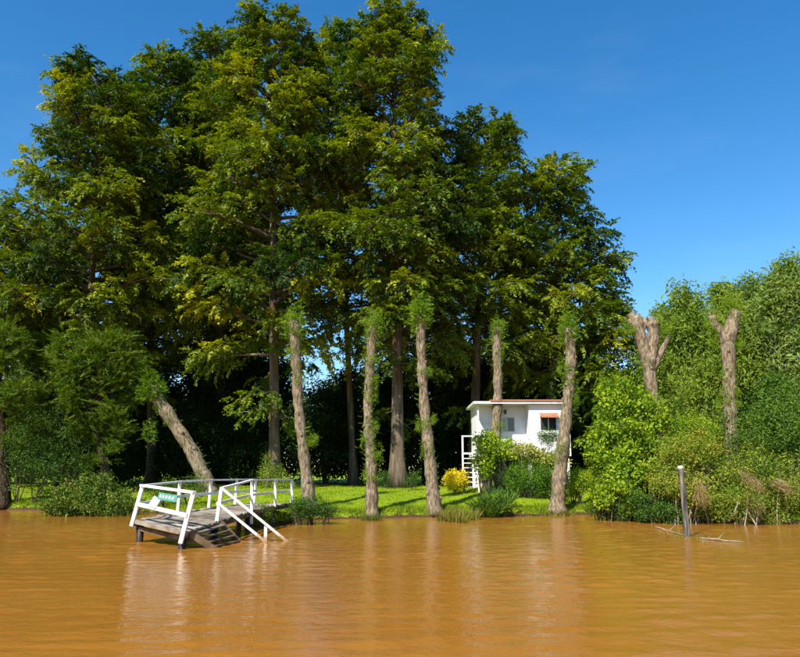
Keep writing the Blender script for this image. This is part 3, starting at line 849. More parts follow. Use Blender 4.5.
# ---- willows and poplars beyond the right bank
def willow(label, ub, Y, ua, va, Rr, vlow, seed, mat='willow', n=700, tint=(0.2, 0.9), size=0.75, group=None):
    rn = random.Random(seed)
    b = at_y(ub, 480, Y); b.z = gz(b.x, Y)
    top = at_y(ua, va, Y)
    zl = at_y(ua, vlow, Y).z
    root = thing('willow_tree', b, label, 'tree', group)
    w = Wood()
    lv = Leaves('willow', seed); lv.roll = 0.5
    P, rr = catmull([b - Vector((0, 0, .2)), b + (top - b) * 0.35 + Vector((rn.uniform(-.4, .4), 0, 0)), b + (top - b) * 0.95], [0.28, 0.2, 0.02], 0.6)
    w.tube(P, rr, 8, rn, 0.05)
    nl = 9
    for j in range(nl):
        t = j / (nl - 1)
        z = zl + (top.z - zl) * t
        rj = Rr * (math.sin(math.pi * min(1, 0.22 + 0.78 * t * 0.97)) ** 0.6 * 0.95 + 0.08)
        a0 = rn.uniform(0, 6.28)
        for q in range(3):
            a = a0 + q * 2.1
            f = (z - b.z) / (top.z - b.z)
            cx = b.x + (top.x - b.x) * f + math.cos(a) * rj * 0.5
            cy = b.y + math.sin(a) * rj * 0.5
            i0 = min(len(P) - 1, int(len(P) * f * 0.75))
            w.tube([P[i0], (P[i0] + Vector((cx, cy, z))) / 2 + Vector((0, 0, .2)), Vector((cx, cy, z + 0.6))], [rr[i0] * 0.4, rr[i0] * 0.25, 0.01], 4, cap=False)
            leafy_mound(lv, (cx + rn.uniform(-.3, .3) * rj, cy, z + rn.uniform(-.5, .5)), (rj * 0.5, rj * 0.5, (top.z - zl) * rn.uniform(0.07, 0.12)), n // (nl * 3), size, tint, rn, lump=0.35)
    for j in range(40):            # wispy leaders
        a = rn.uniform(0, 6.28); t = rn.random() ** 0.7
        z = zl + (top.z - zl) * t
        rj = Rr * (math.sin(math.pi * min(1, 0.22 + 0.75 * t)) ** 0.6)
        q = Vector((b.x + (top.x - b.x) * t + math.cos(a) * rj, b.y + math.sin(a) * rj, z))
        for s in range(3):
            lv.add(q + Vector((math.cos(a) * .2 * s, math.sin(a) * .2 * s, 0.45 * s)), (math.cos(a) * .3, math.sin(a) * .3, 1), 0.45, tint[1] * 0.8)
    w.build('trunk', 'twig', root, b)
    lv.build('crown', mat, root, b)
willow('slender light green willow rising between the two forked pollards', 690, 44, 688, 305, 2.2, 450, 61, n=620, tint=(0.2, 0.85))
willow('yellowish willow behind the shoot wrapped forked pollard', 718, 46, 725, 298, 2.5, 440, 62, n=700, tint=(0.35, 1.0))
willow('tall grey green willow at the outer end of the willow group', 788, 45, 788, 282, 3.5, 460, 63, 'grey_willow', n=1300)
willow('dull grey green willow set back between the yellowish and tall willows', 752, 50, 752, 292, 3.0, 440, 64, 'grey_willow', n=800, tint=(0.1, 0.7))
willow('low light green willow behind the bare forked pollard', 665, 46, 668, 325, 1.8, 450, 65, n=450, tint=(0.25, 0.9))
willow('leafy willow partly out of view past the tall grey green one', 850, 44, 845, 285, 3.6, 470, 66, 'grey_willow', n=900)
willow('small bright willow sapling leaning by the tangled riverside scrub', 708, 40, 706, 375, 1.7, 465, 67, 'willow', n=380, tint=(0.3, 1.0), size=0.55)
willow('dense mid green willow bush below the tall grey green willow', 775, 39, 775, 395, 2.6, 480, 68, 'hedge', n=520, tint=(0.2, 0.8), size=0.6)

# ------------------------------------------------------------------ shrubs
def shrub(name, label, blobs, mat, seed, kind='small', size=0.4, tint=(0.2, 0.85), stems=5, cat='shrub', lump=0.3, stem_mat='twig', fill=0.2, zlow=-1.0, split=1):
    """blobs: (u, v_centre, Y, rx, rz, n)"""
    rn = random.Random(seed)
    c0 = at_y(blobs[0][0], blobs[0][1], blobs[0][2])
    b = Vector((c0.x, c0.y, max(gz(c0.x, c0.y), -0.1)))
    root = thing(name, b, label, cat)
    lv = Leaves(kind, seed); lv.roll = 0.6
    zm = lambda x, y: max(gz(x, y), 0.0)
    parts = [(at_y(u, v, Y), rx, rz, n) for (u, v, Y, rx, rz, n) in blobs]
    if split > 1:                     # break each mass into separate boughs with gaps between
        sub = []
        for (c, rx, rz, n) in parts:
            for q in range(split):
                a, zz = rn.uniform(0, 6.28), rn.uniform(-0.8, 0.95)
                rr_ = math.sqrt(1 - zz * zz) * rn.uniform(0.45, 0.95)
                f = rn.uniform(0.28, 0.52)
                sub.append((Vector((c.x + math.cos(a) * rx * rr_, c.y + math.sin(a) * rx * 0.85 * rr_, c.z + zz * rz)), rx * f * 1.15, rz * f * rn.uniform(0.7, 1.2), int(n * 1.25 / split)))
        parts = sub
    for (c, rx, rz, n) in parts:
        leafy_mound(lv, c, (rx, rx * 0.85, rz), n, size, tint, rn, lump, zmin=zm, fill=fill, zlow=zlow)
        g = zm(c.x, c.y)
        w = Wood()
        for j in range(stems):
            a = rn.uniform(0, 6.28)
            e = Vector((c.x + math.cos(a) * rx * 0.6, c.y + math.sin(a) * rx * 0.6, c.z + rz * rn.uniform(-0.1, 0.5)))
            q = Vector((c.x + rn.gauss(0, .1), c.y + rn.gauss(0, .1), g - 0.12))
            w.tube([q, (q + e) / 2 + Vector((rn.gauss(0, .06), 0, .1)), e], [0.035, 0.022, 0.008], 5, cap=False)
        w.build('stem', stem_mat, root, b)
    lv.build('foliage', mat, root, b)
    return root
shrub('ivy_mound', 'ivy covered mound spilling into the water beside the jetty', [(92, 500, 38.6, 2.0, 0.95, 300), (75, 505, 38.4, 1.4, 0.55, 130), (115, 505, 38.4, 1.3, 0.6, 140), (96, 488, 39.0, 1.0, 0.75, 110), (60, 508, 38.3, .8, .35, 60)], 'ivy', 71, size=0.3, kind='broad', tint=(0.1, 0.95))
shrub('leafy_shrub', 'dark leafy shrub at the foot of the pollard by the jetty end', [(311, 507, 32.2, 0.65, 0.38, 110), (298, 510, 31.6, 0.45, 0.3, 60), (325, 511, 32.0, .4, .22, 40)], 'hedge', 72, size=0.26, tint=(0.05, 0.5))
shrub('yellow_shrub', 'rounded bright yellow shrub on the lawn beside the staircase', [(456, 480.5, 43.0, 0.62, 0.52, 170)], 'yellow', 73, size=0.26, kind='broad', tint=(0.2, 1.0), lump=0.1)
shrub('round_hedge', 'dark green rounded hedge before the house between two pollards', [(530, 476, 41.5, 1.1, 0.8, 210), (548, 478, 41.3, 0.8, 0.75, 130), (518, 480, 41.5, 0.7, 0.6, 90)], 'shoot', 74, size=0.32, tint=(0.0, 0.6), lump=0.15)
shrub('round_hedge', 'light green low hedge past the stout bending pollard', [(580, 480, 40, 0.85, 0.55, 130), (592, 481, 41.5, 0.6, 0.6, 80), (572, 488, 40.5, 0.6, 0.35, 70)], 'vine', 75, size=0.3, tint=(0.35, 1.0), lump=0.2)
shrub('climbing_shrub', 'yellow green climbing shrub against the staircase end of the house', [(487, 445, 42.6, 0.62, 0.7, 140), (484, 462, 42.6, 0.5, 0.8, 90), (508, 450, 42.4, .55, .5, 70)], 'vine', 76, size=0.34, kind='broad', tint=(0.25, 1.0))
shrub('pale_shrub', 'cream flowered pale shrub hanging at the house parapet', [(524, 451, 42.0, 0.7, 0.35, 90), (540, 456, 42.0, 0.7, 0.32, 80), (553, 462, 41.8, .6, .4, 70)], 'cream_leaf', 77, size=0.3, kind='broad', tint=(0.1, 0.9), stem_mat='pale_twig')
shrub('small_tree', 'small round topped tree in front of the awning window', [(548, 437, 41.6, 0.5, 0.42, 90)], 'hedge', 78, size=0.28, tint=(0.15, 0.7), cat='tree', stems=3)
shrub('dark_shrub', 'dark shrub under the house behind the slim pollard', [(505, 468, 42.8, 0.8, 0.9, 130), (512, 480, 42.2, 0.6, 0.5, 80)], 'dark_leaf', 79, size=0.34)
shrub('low_shrub', 'small low shrub at the foot of the flared cypress, house side', [(413, 479, 46.0, 0.4, 0.42, 50)], 'hedge', 80, size=0.26, tint=(0.0, 0.5))
shrub('low_shrub', 'small low shrub at the foot of the flared cypress, jetty side', [(384, 480, 46.5, 0.5, 0.55, 60)], 'hedge', 81, size=0.28, tint=(0.0, 0.5))
shrub('climbing_shrub', 'thorny creeper draped round the lit trunk of the tall cypress behind the jetty', [(272, 482, 45.5, 0.8, 0.9, 110), (268, 468, 45.8, 0.5, 0.9, 60), (285, 488, 45, .7, .5, 50)], 'scrub', 82, size=0.3, tint=(0.1, 0.75), stem_mat='pale_twig')
shrub('low_shrub', 'small clipped green bush under the landward end of the jetty rail', [(263, 513, 30.2, 0.42, 0.35, 70)], 'vine', 83, size=0.2, tint=(0.05, 0.6))
shrub('leafy_shrub', 'dark shrub in the shade at the foot of the leaning pollard', [(190, 488, 39.0, 1.0, 0.55, 110), (165, 492, 39.5, .9, .4, 80)], 'ivy', 84, size=0.3, tint=(0.1, 0.7))
shrub('vine_thicket', 'tall column of bright yellow green vines at the edge of the dark grove', [(628, 405, 36.0, 1.25, 1.3, 260), (622, 440, 35.5, 1.25, 1.3, 260), (618, 470, 35.0, 1.15, 1.2, 220), (615, 498, 34.4, 1.0, 0.8, 150), (645, 430, 36, 1.1, 1.3, 200), (640, 465, 35, 1.2, 1.2, 200)], 'vine', 85, kind='broad', size=0.40, tint=(0.05, 1.0), lump=0.5, split=8, stems=2)
shrub('riverside_scrub', 'rusty green tangled scrub overhanging the water behind the lone post', [(690, 475, 33.6, 1.7, 1.5, 330), (672, 495, 33.0, 1.3, 0.9, 180), (715, 468, 34.0, 1.5, 1.4, 260), (705, 500, 32.8, 1.5, 0.8, 180)], 'scrub', 86, size=0.36, tint=(0.15, 1.0), lump=0.5, stem_mat='pale_twig', stems=2, fill=0.3, zlow=-0.9, split=8)
shrub('riverside_scrub', 'green scrub with dry hanging stalks along the bank past the lone post', [(760, 480, 33.2, 1.7, 1.4, 300), (790, 500, 32.3, 1.4, 0.9, 200), (740, 500, 32.6, 1.4, 0.8, 170), (812, 485, 32.8, 1.6, 1.3, 220), (850, 490, 32.8, 2.0, 1.2, 200)], 'scrub', 87, size=0.36, tint=(0.0, 0.85), lump=0.5, stem_mat='pale_twig', stems=2, fill=0.3, zlow=-0.9, split=8)
shrub('riverside_scrub', 'dark leafy scrub at the waterline below the bright vines', [(640, 508, 33.6, 0.9, 0.55, 120), (655, 512, 33.0, 0.9, 0.5, 110), (605, 507, 34.6, .6, .5, 70), (670, 515, 32.6, .8, .4, 70)], 'hedge', 88, size=0.34, tint=(0.0, 0.7), lump=0.35, split=4, stems=2)
shrub('leafy_shrub', 'bushy green shrub under the willows behind the riverside scrub', [(765, 440, 37, 2.0, 1.6, 300), (795, 430, 37.5, 1.8, 1.7, 220), (745, 455, 36.5, 1.3, 1.1, 150)], 'hedge', 89, size=0.42, tint=(0.2, 1.0), split=8, stems=2)
shrub('leafy_shrub', 'yellow flecked shrub at the foot of the bare forked pollard', [(680, 435, 37.5, 1.1, 1.0, 150), (700, 442, 37, 1.0, .9, 120), (662, 450, 36, .8, .8, 90)], 'vine', 90, size=0.36, tint=(0.1, 1.0), split=6, stems=2)
shrub('understorey_shrub', 'leafy shrub on the shaded lawn between the two outermost feathery pollards', [(40, 445, 44, 1.8, 2.0, 200), (60, 465, 44, 1.5, 1.3, 120), (20, 465, 44, 1.4, 1.3, 110)], 'hedge', 91, size=0.42, tint=(0.0, 0.55))

# strap leaved clump, bank grass, dry hanging stalks
def blades(name, label, mat, pts, n, length, seed, kind='blade', spread=0.25, updir=(0, 0, 1.2), tint=(0.1, 0.9), cat='grass', out=0.6):
    rn = random.Random(seed)
    c = pts[0]
    lv = Leaves(kind, seed); lv.roll = 1.2
    for p in pts:
        for j in range(n):
            a = rn.uniform(0, 6.28)
            r = rn.random() ** 0.5 * spread
            x, y = p[0] + math.cos(a) * r, p[1] + math.sin(a) * r
            d = (math.cos(a) * out * rn.random() + updir[0], math.sin(a) * out * rn.random() + updir[1], updir[2])
            zz = p[2] if len(p) > 2 and p[2] is not None else max(gz(x, y), -0.02)
            lv.add((x, y, zz), d, length * rn.uniform(0.6, 1.25), rn.uniform(*tint))
    o = lv.build(name, mat, None, Vector((c[0], c[1], c[2] if len(c) > 2 and c[2] is not None else gz(c[0], c[1]))))
    return tag(o, label, cat)
def gp(u, v, zg=0.4):
    p = at_z(u, v, zg)
    return (p.x, p.y, None)
blades('strap_leaf_plant', 'spiky strap leaved plant at the water edge before the slim pollard', 'hedge', [gp(496, 507), gp(492, 509), gp(501, 508), gp(488, 509)], 40, 0.95, 101, 'strap', 0.4, tint=(0.1, 0.8), cat='plant', out=1.3)
blades('grass_clump', 'rusty tipped long grass clump on the bank between two lawn pollards', 'bank_grass', [gp(452, 511), gp(462, 510), gp(470, 511), gp(458, 513), gp(446, 512)], 120, 0.6, 102, spread=0.45, tint=(0.2, 1.0), out=1.0)
blades('grass_clump', 'tuft of weeds round the foot of the shoot patched pollard', 'bank_grass', [gp(371, 517, .15), gp(377, 516, .2), gp(366, 517, .15)], 60, 0.4, 103, spread=0.3, tint=(0.0, 0.5), out=1.0)
blades('grass_clump', 'tuft of weeds round the foot of the stout bending pollard', 'bank_grass', [gp(548, 512, .2), gp(566, 512, .2), gp(558, 513, .2)], 50, 0.4, 104, spread=0.35, tint=(0.1, 0.9), out=1.0)
for i, (u0, v0, u1, v1, Y, lab) in enumerate([(742, 470, 772, 500, 31.9, 'dry straw stalks trailing from the scrub in a long sweep'),
                                             (748, 492, 765, 520, 31.8, 'dry straw stalks hanging down to the water below the long sweep'),
                                             (697, 480, 707, 515, 31.6, 'dry hanging stalks in the scrub just behind the lone post'),
                                             (770, 480, 798, 492, 31.7, 'dry straw mat lying over the scrub next to the long sweep')]):
    rn = random.Random(200 + i)
    A, B = at_y(u0, v0, Y), at_y(u1, v1, Y - 0.6)
    lv = Leaves('thin', 300 + i); lv.roll = 2
    for j in range(170):
        t = rn.random() * 0.6
        p = A + (B - A) * t + Vector((rn.gauss(0, .14), rn.gauss(0, .18), rn.gauss(0, .10)))
        d = (B - A).normalized() + Vector((rn.gauss(0, .22), rn.gauss(0, .22), rn.gauss(0, .2) - 0.15))
        lv.add(p, d, rn.uniform(0.25, 0.65), rn.uniform(0, 1))
    tag(lv.build('dry_stalks', 'dry', None, A), lab, 'dry grass')

# lawn grass (nobody could count the blades)
g = np.random.default_rng(77)
N = 80000
xs = g.uniform(-26, 19, N)
s = g.random(N) ** 1.4 * 16
edge = g.random(N) < 0.16
s = np.where(edge, g.random(N) * 0.8, s)
ys = bank_y(xs) + 0.15 + s
zs = ground(xs, ys)
hh = g.uniform(0.05, 0.11, N) * np.where(edge, 2.0, 1.0)
an = g.uniform(0, 6.283, N)
ww = g.uniform(0.012, 0.024, N)
tx, ty = g.normal(size=N) * 0.5 * hh, g.normal(size=N) * 0.5 * hh
tri = np.stack([np.stack([xs - np.cos(an) * ww, ys - np.sin(an) * ww, zs - 0.01], -1), np.stack([xs + np.cos(an) * ww, ys + np.sin(an) * ww, zs - 0.01], -1), np.stack([xs + tx, ys + ty, zs + hh], -1)], 1)
pt = 0.5 + 0.2 * np.sin(xs * 0.8 + 1) * np.cos(ys * 0.9) + g.normal(size=N) * 0.16
tag(tri_obj('lawn_grass', tri, np.clip(pt, 0, 1), 'grass', None, (0, 38, 0)), 'short bright green mown grass on the riverside lawn', 'grass', kind='stuff')

rn = random.Random(909)
lv = Leaves('blade', 909); lv.roll = 1.5
for j in range(9000):
    x = rn.uniform(-24, 12)
    pat = 0.5 + 0.5 * math.sin(x * 1.9) * math.sin(x * 0.77 + 2) + 0.3 * math.sin(x * 5.1)
    if rn.random() > pat: continue
    y = float(bank_y(x)) + rn.uniform(0.02, 0.75) ** 1.3
    a = rn.uniform(0, 6.28)
    lv.add((x, y, gz(x, y) - 0.02), (math.cos(a) * .6, math.sin(a) * .6 - 0.35, rn.uniform(0.3, 1.2)), rn.uniform(0.14, 0.38), rn.uniform(0, 0.75) + 0.25 * math.sin(x * 0.6))
tag(lv.build('bank_weeds', 'bank_grass', None, (0, 34, 0)), 'ragged weeds overhanging the muddy edge of the lawn', 'weeds', kind='stuff')
# ------------------------------------------------------------------ jetty
def jetty():
    def lerp_poly(P, t):
        L = [0]
        for i in range(len(P) - 1):
            L.append(L[-1] + (P[i + 1] - P[i]).length)
        s = t * L[-1]
        for i in range(len(P) - 1):
            if s <= L[i + 1] + 1e-6:
                return P[i] + (P[i + 1] - P[i]) * ((s - L[i]) / (L[i + 1] - L[i]))
        return P[-1]
    Lp = [at_z(136, 519.5, .72), at_z(177, 512, .77), at_z(209, 507.5, .82), at_z(236, 504.5, .86), at_z(258, 502.5, .88)]
    Rp = [at_y(186, 531.5, 22.2), at_y(218, 521, 24.2), at_z(251, 510.5, .75), at_z(275, 505.2, .84), at_z(292, 502.6, .88)]
    base = Vector((Lp[0].x + 1, 26, 0))
    root = thing('jetty', base, 'sagging white railed wooden jetty with tilted landing and steps into the river', 'jetty')
    O = base
    n = 40
    rn = random.Random(8)
    for i in range(n):
        t0, t1 = i / n, (i + rn.uniform(0.84, 0.9)) / n
        a, b_ = lerp_poly(Lp, t0), lerp_poly(Rp, t0)
        c, d = lerp_poly(Rp, t1), lerp_poly(Lp, t1)
        over = (b_ - a).normalized() * rn.uniform(0.0, 0.07)
        dz = Vector((0, 0, rn.uniform(-0.02, 0.02)))
        top = [a - over + dz, b_ + over + dz, c + over + dz, d - over + dz]
        bot = [p - Vector((0, 0, 0.045)) for p in top]
        mesh_obj('plank', bot + top, [(3, 2, 1, 0), (4, 5, 6, 7), (0, 1, 5, 4), (1, 2, 6, 5), (2, 3, 7, 6), (3, 0, 4, 7)], 'plank', root, O)
    dn = Vector((0, 0, -0.13))
    for P in (Lp, Rp):
        for i in range(len(P) - 1):
            beam('stringer', P[i] + dn, P[i + 1] + dn, 0.09, 0.15, 'old_wood', root, O)
    beam('fascia_board', Lp[0] + Vector((-.05, -.05, -.055)), Rp[0] + Vector((.05, -.05, -.055)), 0.05, 0.13, 'plank', root, O)
    beam('cross_beam', Lp[0] + Vector((-.1, .25, -.27)), Rp[0] + Vector((.1, .25, -.27)), 0.12, 0.12, 'old_wood', root, O)
    # piles
    for P, lst in ((Lp, (0, 1, 2, 3)), (Rp, (0, 1, 2, 3))):
        for i in lst:
            q = P[i]
            off = Vector((0.12 if P is Lp else -0.12, 0.12, 0))
            w = Wood()
            pts = [Vector((q.x, q.y, -1.6)) + off, Vector((q.x, q.y, -0.3)) + off, q + off + Vector((0, 0, -0.06))]
            w.tube(pts, [0.13, 0.12, 0.115], 10, rn, 0.06)
            w.build('pile', 'wet_wood', root, O)
            beam('cross_beam', Vector((q.x, q.y, q.z - .26)) + off, Vector((q.x, q.y, q.z - .26)) + off + Vector((0.9 if P is Lp else -0.9, 0, 0)), 0.1, 0.12, 'wet_wood', root, O) if i else None
    wp = 'white_paint'
    # landing end panel
    YA, YB = Lp[0].y, Rp[0].y
    a0, a1 = at_y(131.5, 526, YA - .1), at_y(142.5, 486.5, YA - .1)
    b0, b1 = at_y(180.5, 543.5, YB - .1), at_y(193.5, 493.5, YB - .1)
    beam('rail_post', a0, a1, 0.11, 0.11, wp, root, O)
    beam('rail_post', b0, b1, 0.12, 0.12, wp, root, O)
    ex = (b1 - a1).normalized() * 0.06
    beam('rail', a1 - ex + Vector((0, -.015, .035)), b1 + ex + Vector((0, -.015, .035)), 0.14, 0.07, wp, root, O)
    am, bm = a0 + (a1 - a0) * 0.56, b0 + (b1 - b0) * 0.56
    beam('rail', am + Vector((0, -.08, 0)), bm + Vector((0, -.08, 0)), 0.05, 0.12, wp, root, O)
    # left rail
    lt = [a1]
    lm = [am]
    for (u, vt, vb), q in zip(((180, 482.5, 513), (211, 481, 508.5), (237, 480.5, 505), (256, 480.3, 503)), Lp[1:]):
        p0, p1 = at_y(u - 2.5, vb, q.y), at_y(u, vt, q.y)
        p0.z -= 0.2
        beam('rail_post', p0, p1, 0.1, 0.1, wp, root, O)
        lt.append(p1); lm.append(p0 + (p1 - p0) * 0.62)
    for P, zz, w_, h_ in ((lt, 0.03, 0.12, 0.06), (lm, 0, 0.05, 0.10)):
        for i in range(len(P) - 1):
            off = Vector((0, 0, zz + 0.003 * i)) if zz else Vector((0.075, 0, 0))
            beam('rail', P[i] + off, P[i + 1] + off, w_, h_, 'white_paint', root, O)
    # right rail
    C = Rp[1]
    c0, c1 = at_y(216.5, 521.5, C.y), at_y(221.5, 489, C.y)
    beam('rail_post', c0 - Vector((0, 0, .12)), c1, 0.11, 0.11, wp, root, O)
    rt, rm = [c1], [c0 + (c1 - c0) * 0.55]
    for (u, vt, vb), q in zip(((252, 481, 524), (275.5, 480.5, 507), (292, 480.3, 504)), Rp[2:]):
        p0, p1 = at_y(u - 0.5, vb, q.y), at_y(u, vt, q.y)
        beam('rail_post', p0, p1, 0.1, 0.1, wp, root, O)
        rt.append(p1); h = Vector((p1.x, p1.y, q.z)); rm.append(h + (p1 - h) * 0.52)
    for P, zz, w_, h_ in ((rt, 0.03, 0.12, 0.06), (rm, 0, 0.05, 0.09)):
        for i in range(len(P) - 1):
            off = Vector((0, 0, zz + 0.003 * i)) if zz else Vector((-0.075, 0, 0))
            beam('rail', P[i] + off, P[i + 1] + off, w_, h_, wp, root, O)
    # steps into the river
    s0a, s0b = Rp[0] + Vector((0.08, 0.1, -.05)), at_z(213, 548.5, -0.02)
    s1a, s1b = Rp[1] + Vector((0.08, 0, -.05)), at_z(239, 542.5, -0.02)
    e0 = s0b + (s0b - s0a) * 0.9; e1 = s1b + (s1b - s1a) * 0.9
    beam('step_stringer', s0a, e0, 0.07, 0.2, 'old_wood', root, O)
    beam('step_stringer', s1a, e1, 0.07, 0.2, 'old_wood', root, O)
    for t in (0.1, 0.24, 0.38, 0.52, 0.66):
        p, q = s0a + (e0 - s0a) * t, s1a + (e1 - s1a) * t
        k = (q - p).normalized() * 0.06
        beam('tread', p + k + Vector((0, 0, .05)), q - k + Vector((0, 0, .05)), 0.17, 0.04, 'old_wood' if t > .2 else 'plank', root, O)
    # stair handrail
    hz = at_z(287, 541.5, -0.02)
    beam('rail', c1 + Vector((0.02, -.07, 0.03)), hz + (hz - c1) * 0.12, 0.09, 0.085, wp, root, O)
    lz = at_z(266, 541.5, 0.0)
    beam('rail', c0 + (c1 - c0) * 0.55 + Vector((0, -.07, 0)), lz + (lz - c1) * 0.04, 0.09, 0.085, wp, root, O)
    pp = at_y(265.5, 545, lz.y + .08)
    beam('rail_post', pp - Vector((0, 0, .5)), at_y(266, 524.5, lz.y + .08), 0.1, 0.1, wp, root, O)
    # sign and notice on the end panel
    def on_panel(s, h):          # s along the panel 0..1, h between the two rails 0..1
        lo = am + (bm - am) * s; hi = a1 + (b1 - a1) * s
        return lo + (hi - lo) * h + Vector((0, -0.13, 0))
    g0, g1 = on_panel(0.40, 0.66), on_panel(0.76, 0.66)
    sg = thing('sign', on_panel(.58, .3), 'small green sign with white lettering fixed to the jetty end rail', 'sign')
    SO = sg.location.copy()
    up = (a1 - am).normalized()
    hgt = 0.21
    nrm = (g1 - g0).cross(up).normalized()
    if nrm.y > 0: nrm = -nrm
    vs = []
    for dd in (0, -0.02):
        for p in (g0 - up * hgt * 0.5, g1 - up * hgt * 0.5, g1 + up * hgt * 0.5, g0 + up * hgt * 0.5):
            vs.append(p - nrm * dd)
    box_f = [(3, 2, 1, 0), (4, 5, 6, 7), (0, 1, 5, 4), (1, 2, 6, 5), (2, 3, 7, 6), (3, 0, 4, 7)]
    mesh_obj('sign_board', vs, box_f, 'sign_green', sg, SO)
    ax = (g1 - g0)
    strokes = []
    for k, (s, hh_) in enumerate(((.12, .26), (.19, .2), (.27, .24), (.34, .17), (.43, .24), (.50, .2), (.59, .22), (.68, .25), (.77, .2), (.84, .18))):
        strokes += [((s, -hh_), (s + .02 * (-1) ** k, hh_))]
    V, Fc = [], []
    for (p, q) in strokes:
        P0 = g0 + ax * p[0] + up * hgt * p[1] + nrm * 0.026
        P1 = g0 + ax * q[0] + up * hgt * q[1] + nrm * 0.026
        v_, f_ = beam_geo(P0, P1, 0.005, 0.03, up=tuple(ax.normalized() if abs((P1 - P0).normalized().dot(up)) > .7 else up))
        Fc += [tuple(i + len(V) for i in f) for f in f_]; V += v_
    mesh_obj('lettering', V, Fc, 'sign_white', sg, SO)
    n0, n1 = on_panel(0.20, 0.10), on_panel(0.42, 0.62)
    nt_ = [on_panel(.24, .0), on_panel(.40, -.02), on_panel(.46, .48), on_panel(.32, .62)]
    vs = [p - nrm * 0.01 for p in nt_] + [p + nrm * 0.012 for p in nt_]
    o = mesh_obj('notice_board', vs, box_f, 'notice', None, nt_[0])
    tag(o, 'pale tilted notice board leaning on the jetty end rail below the green sign', 'notice board')
jetty()

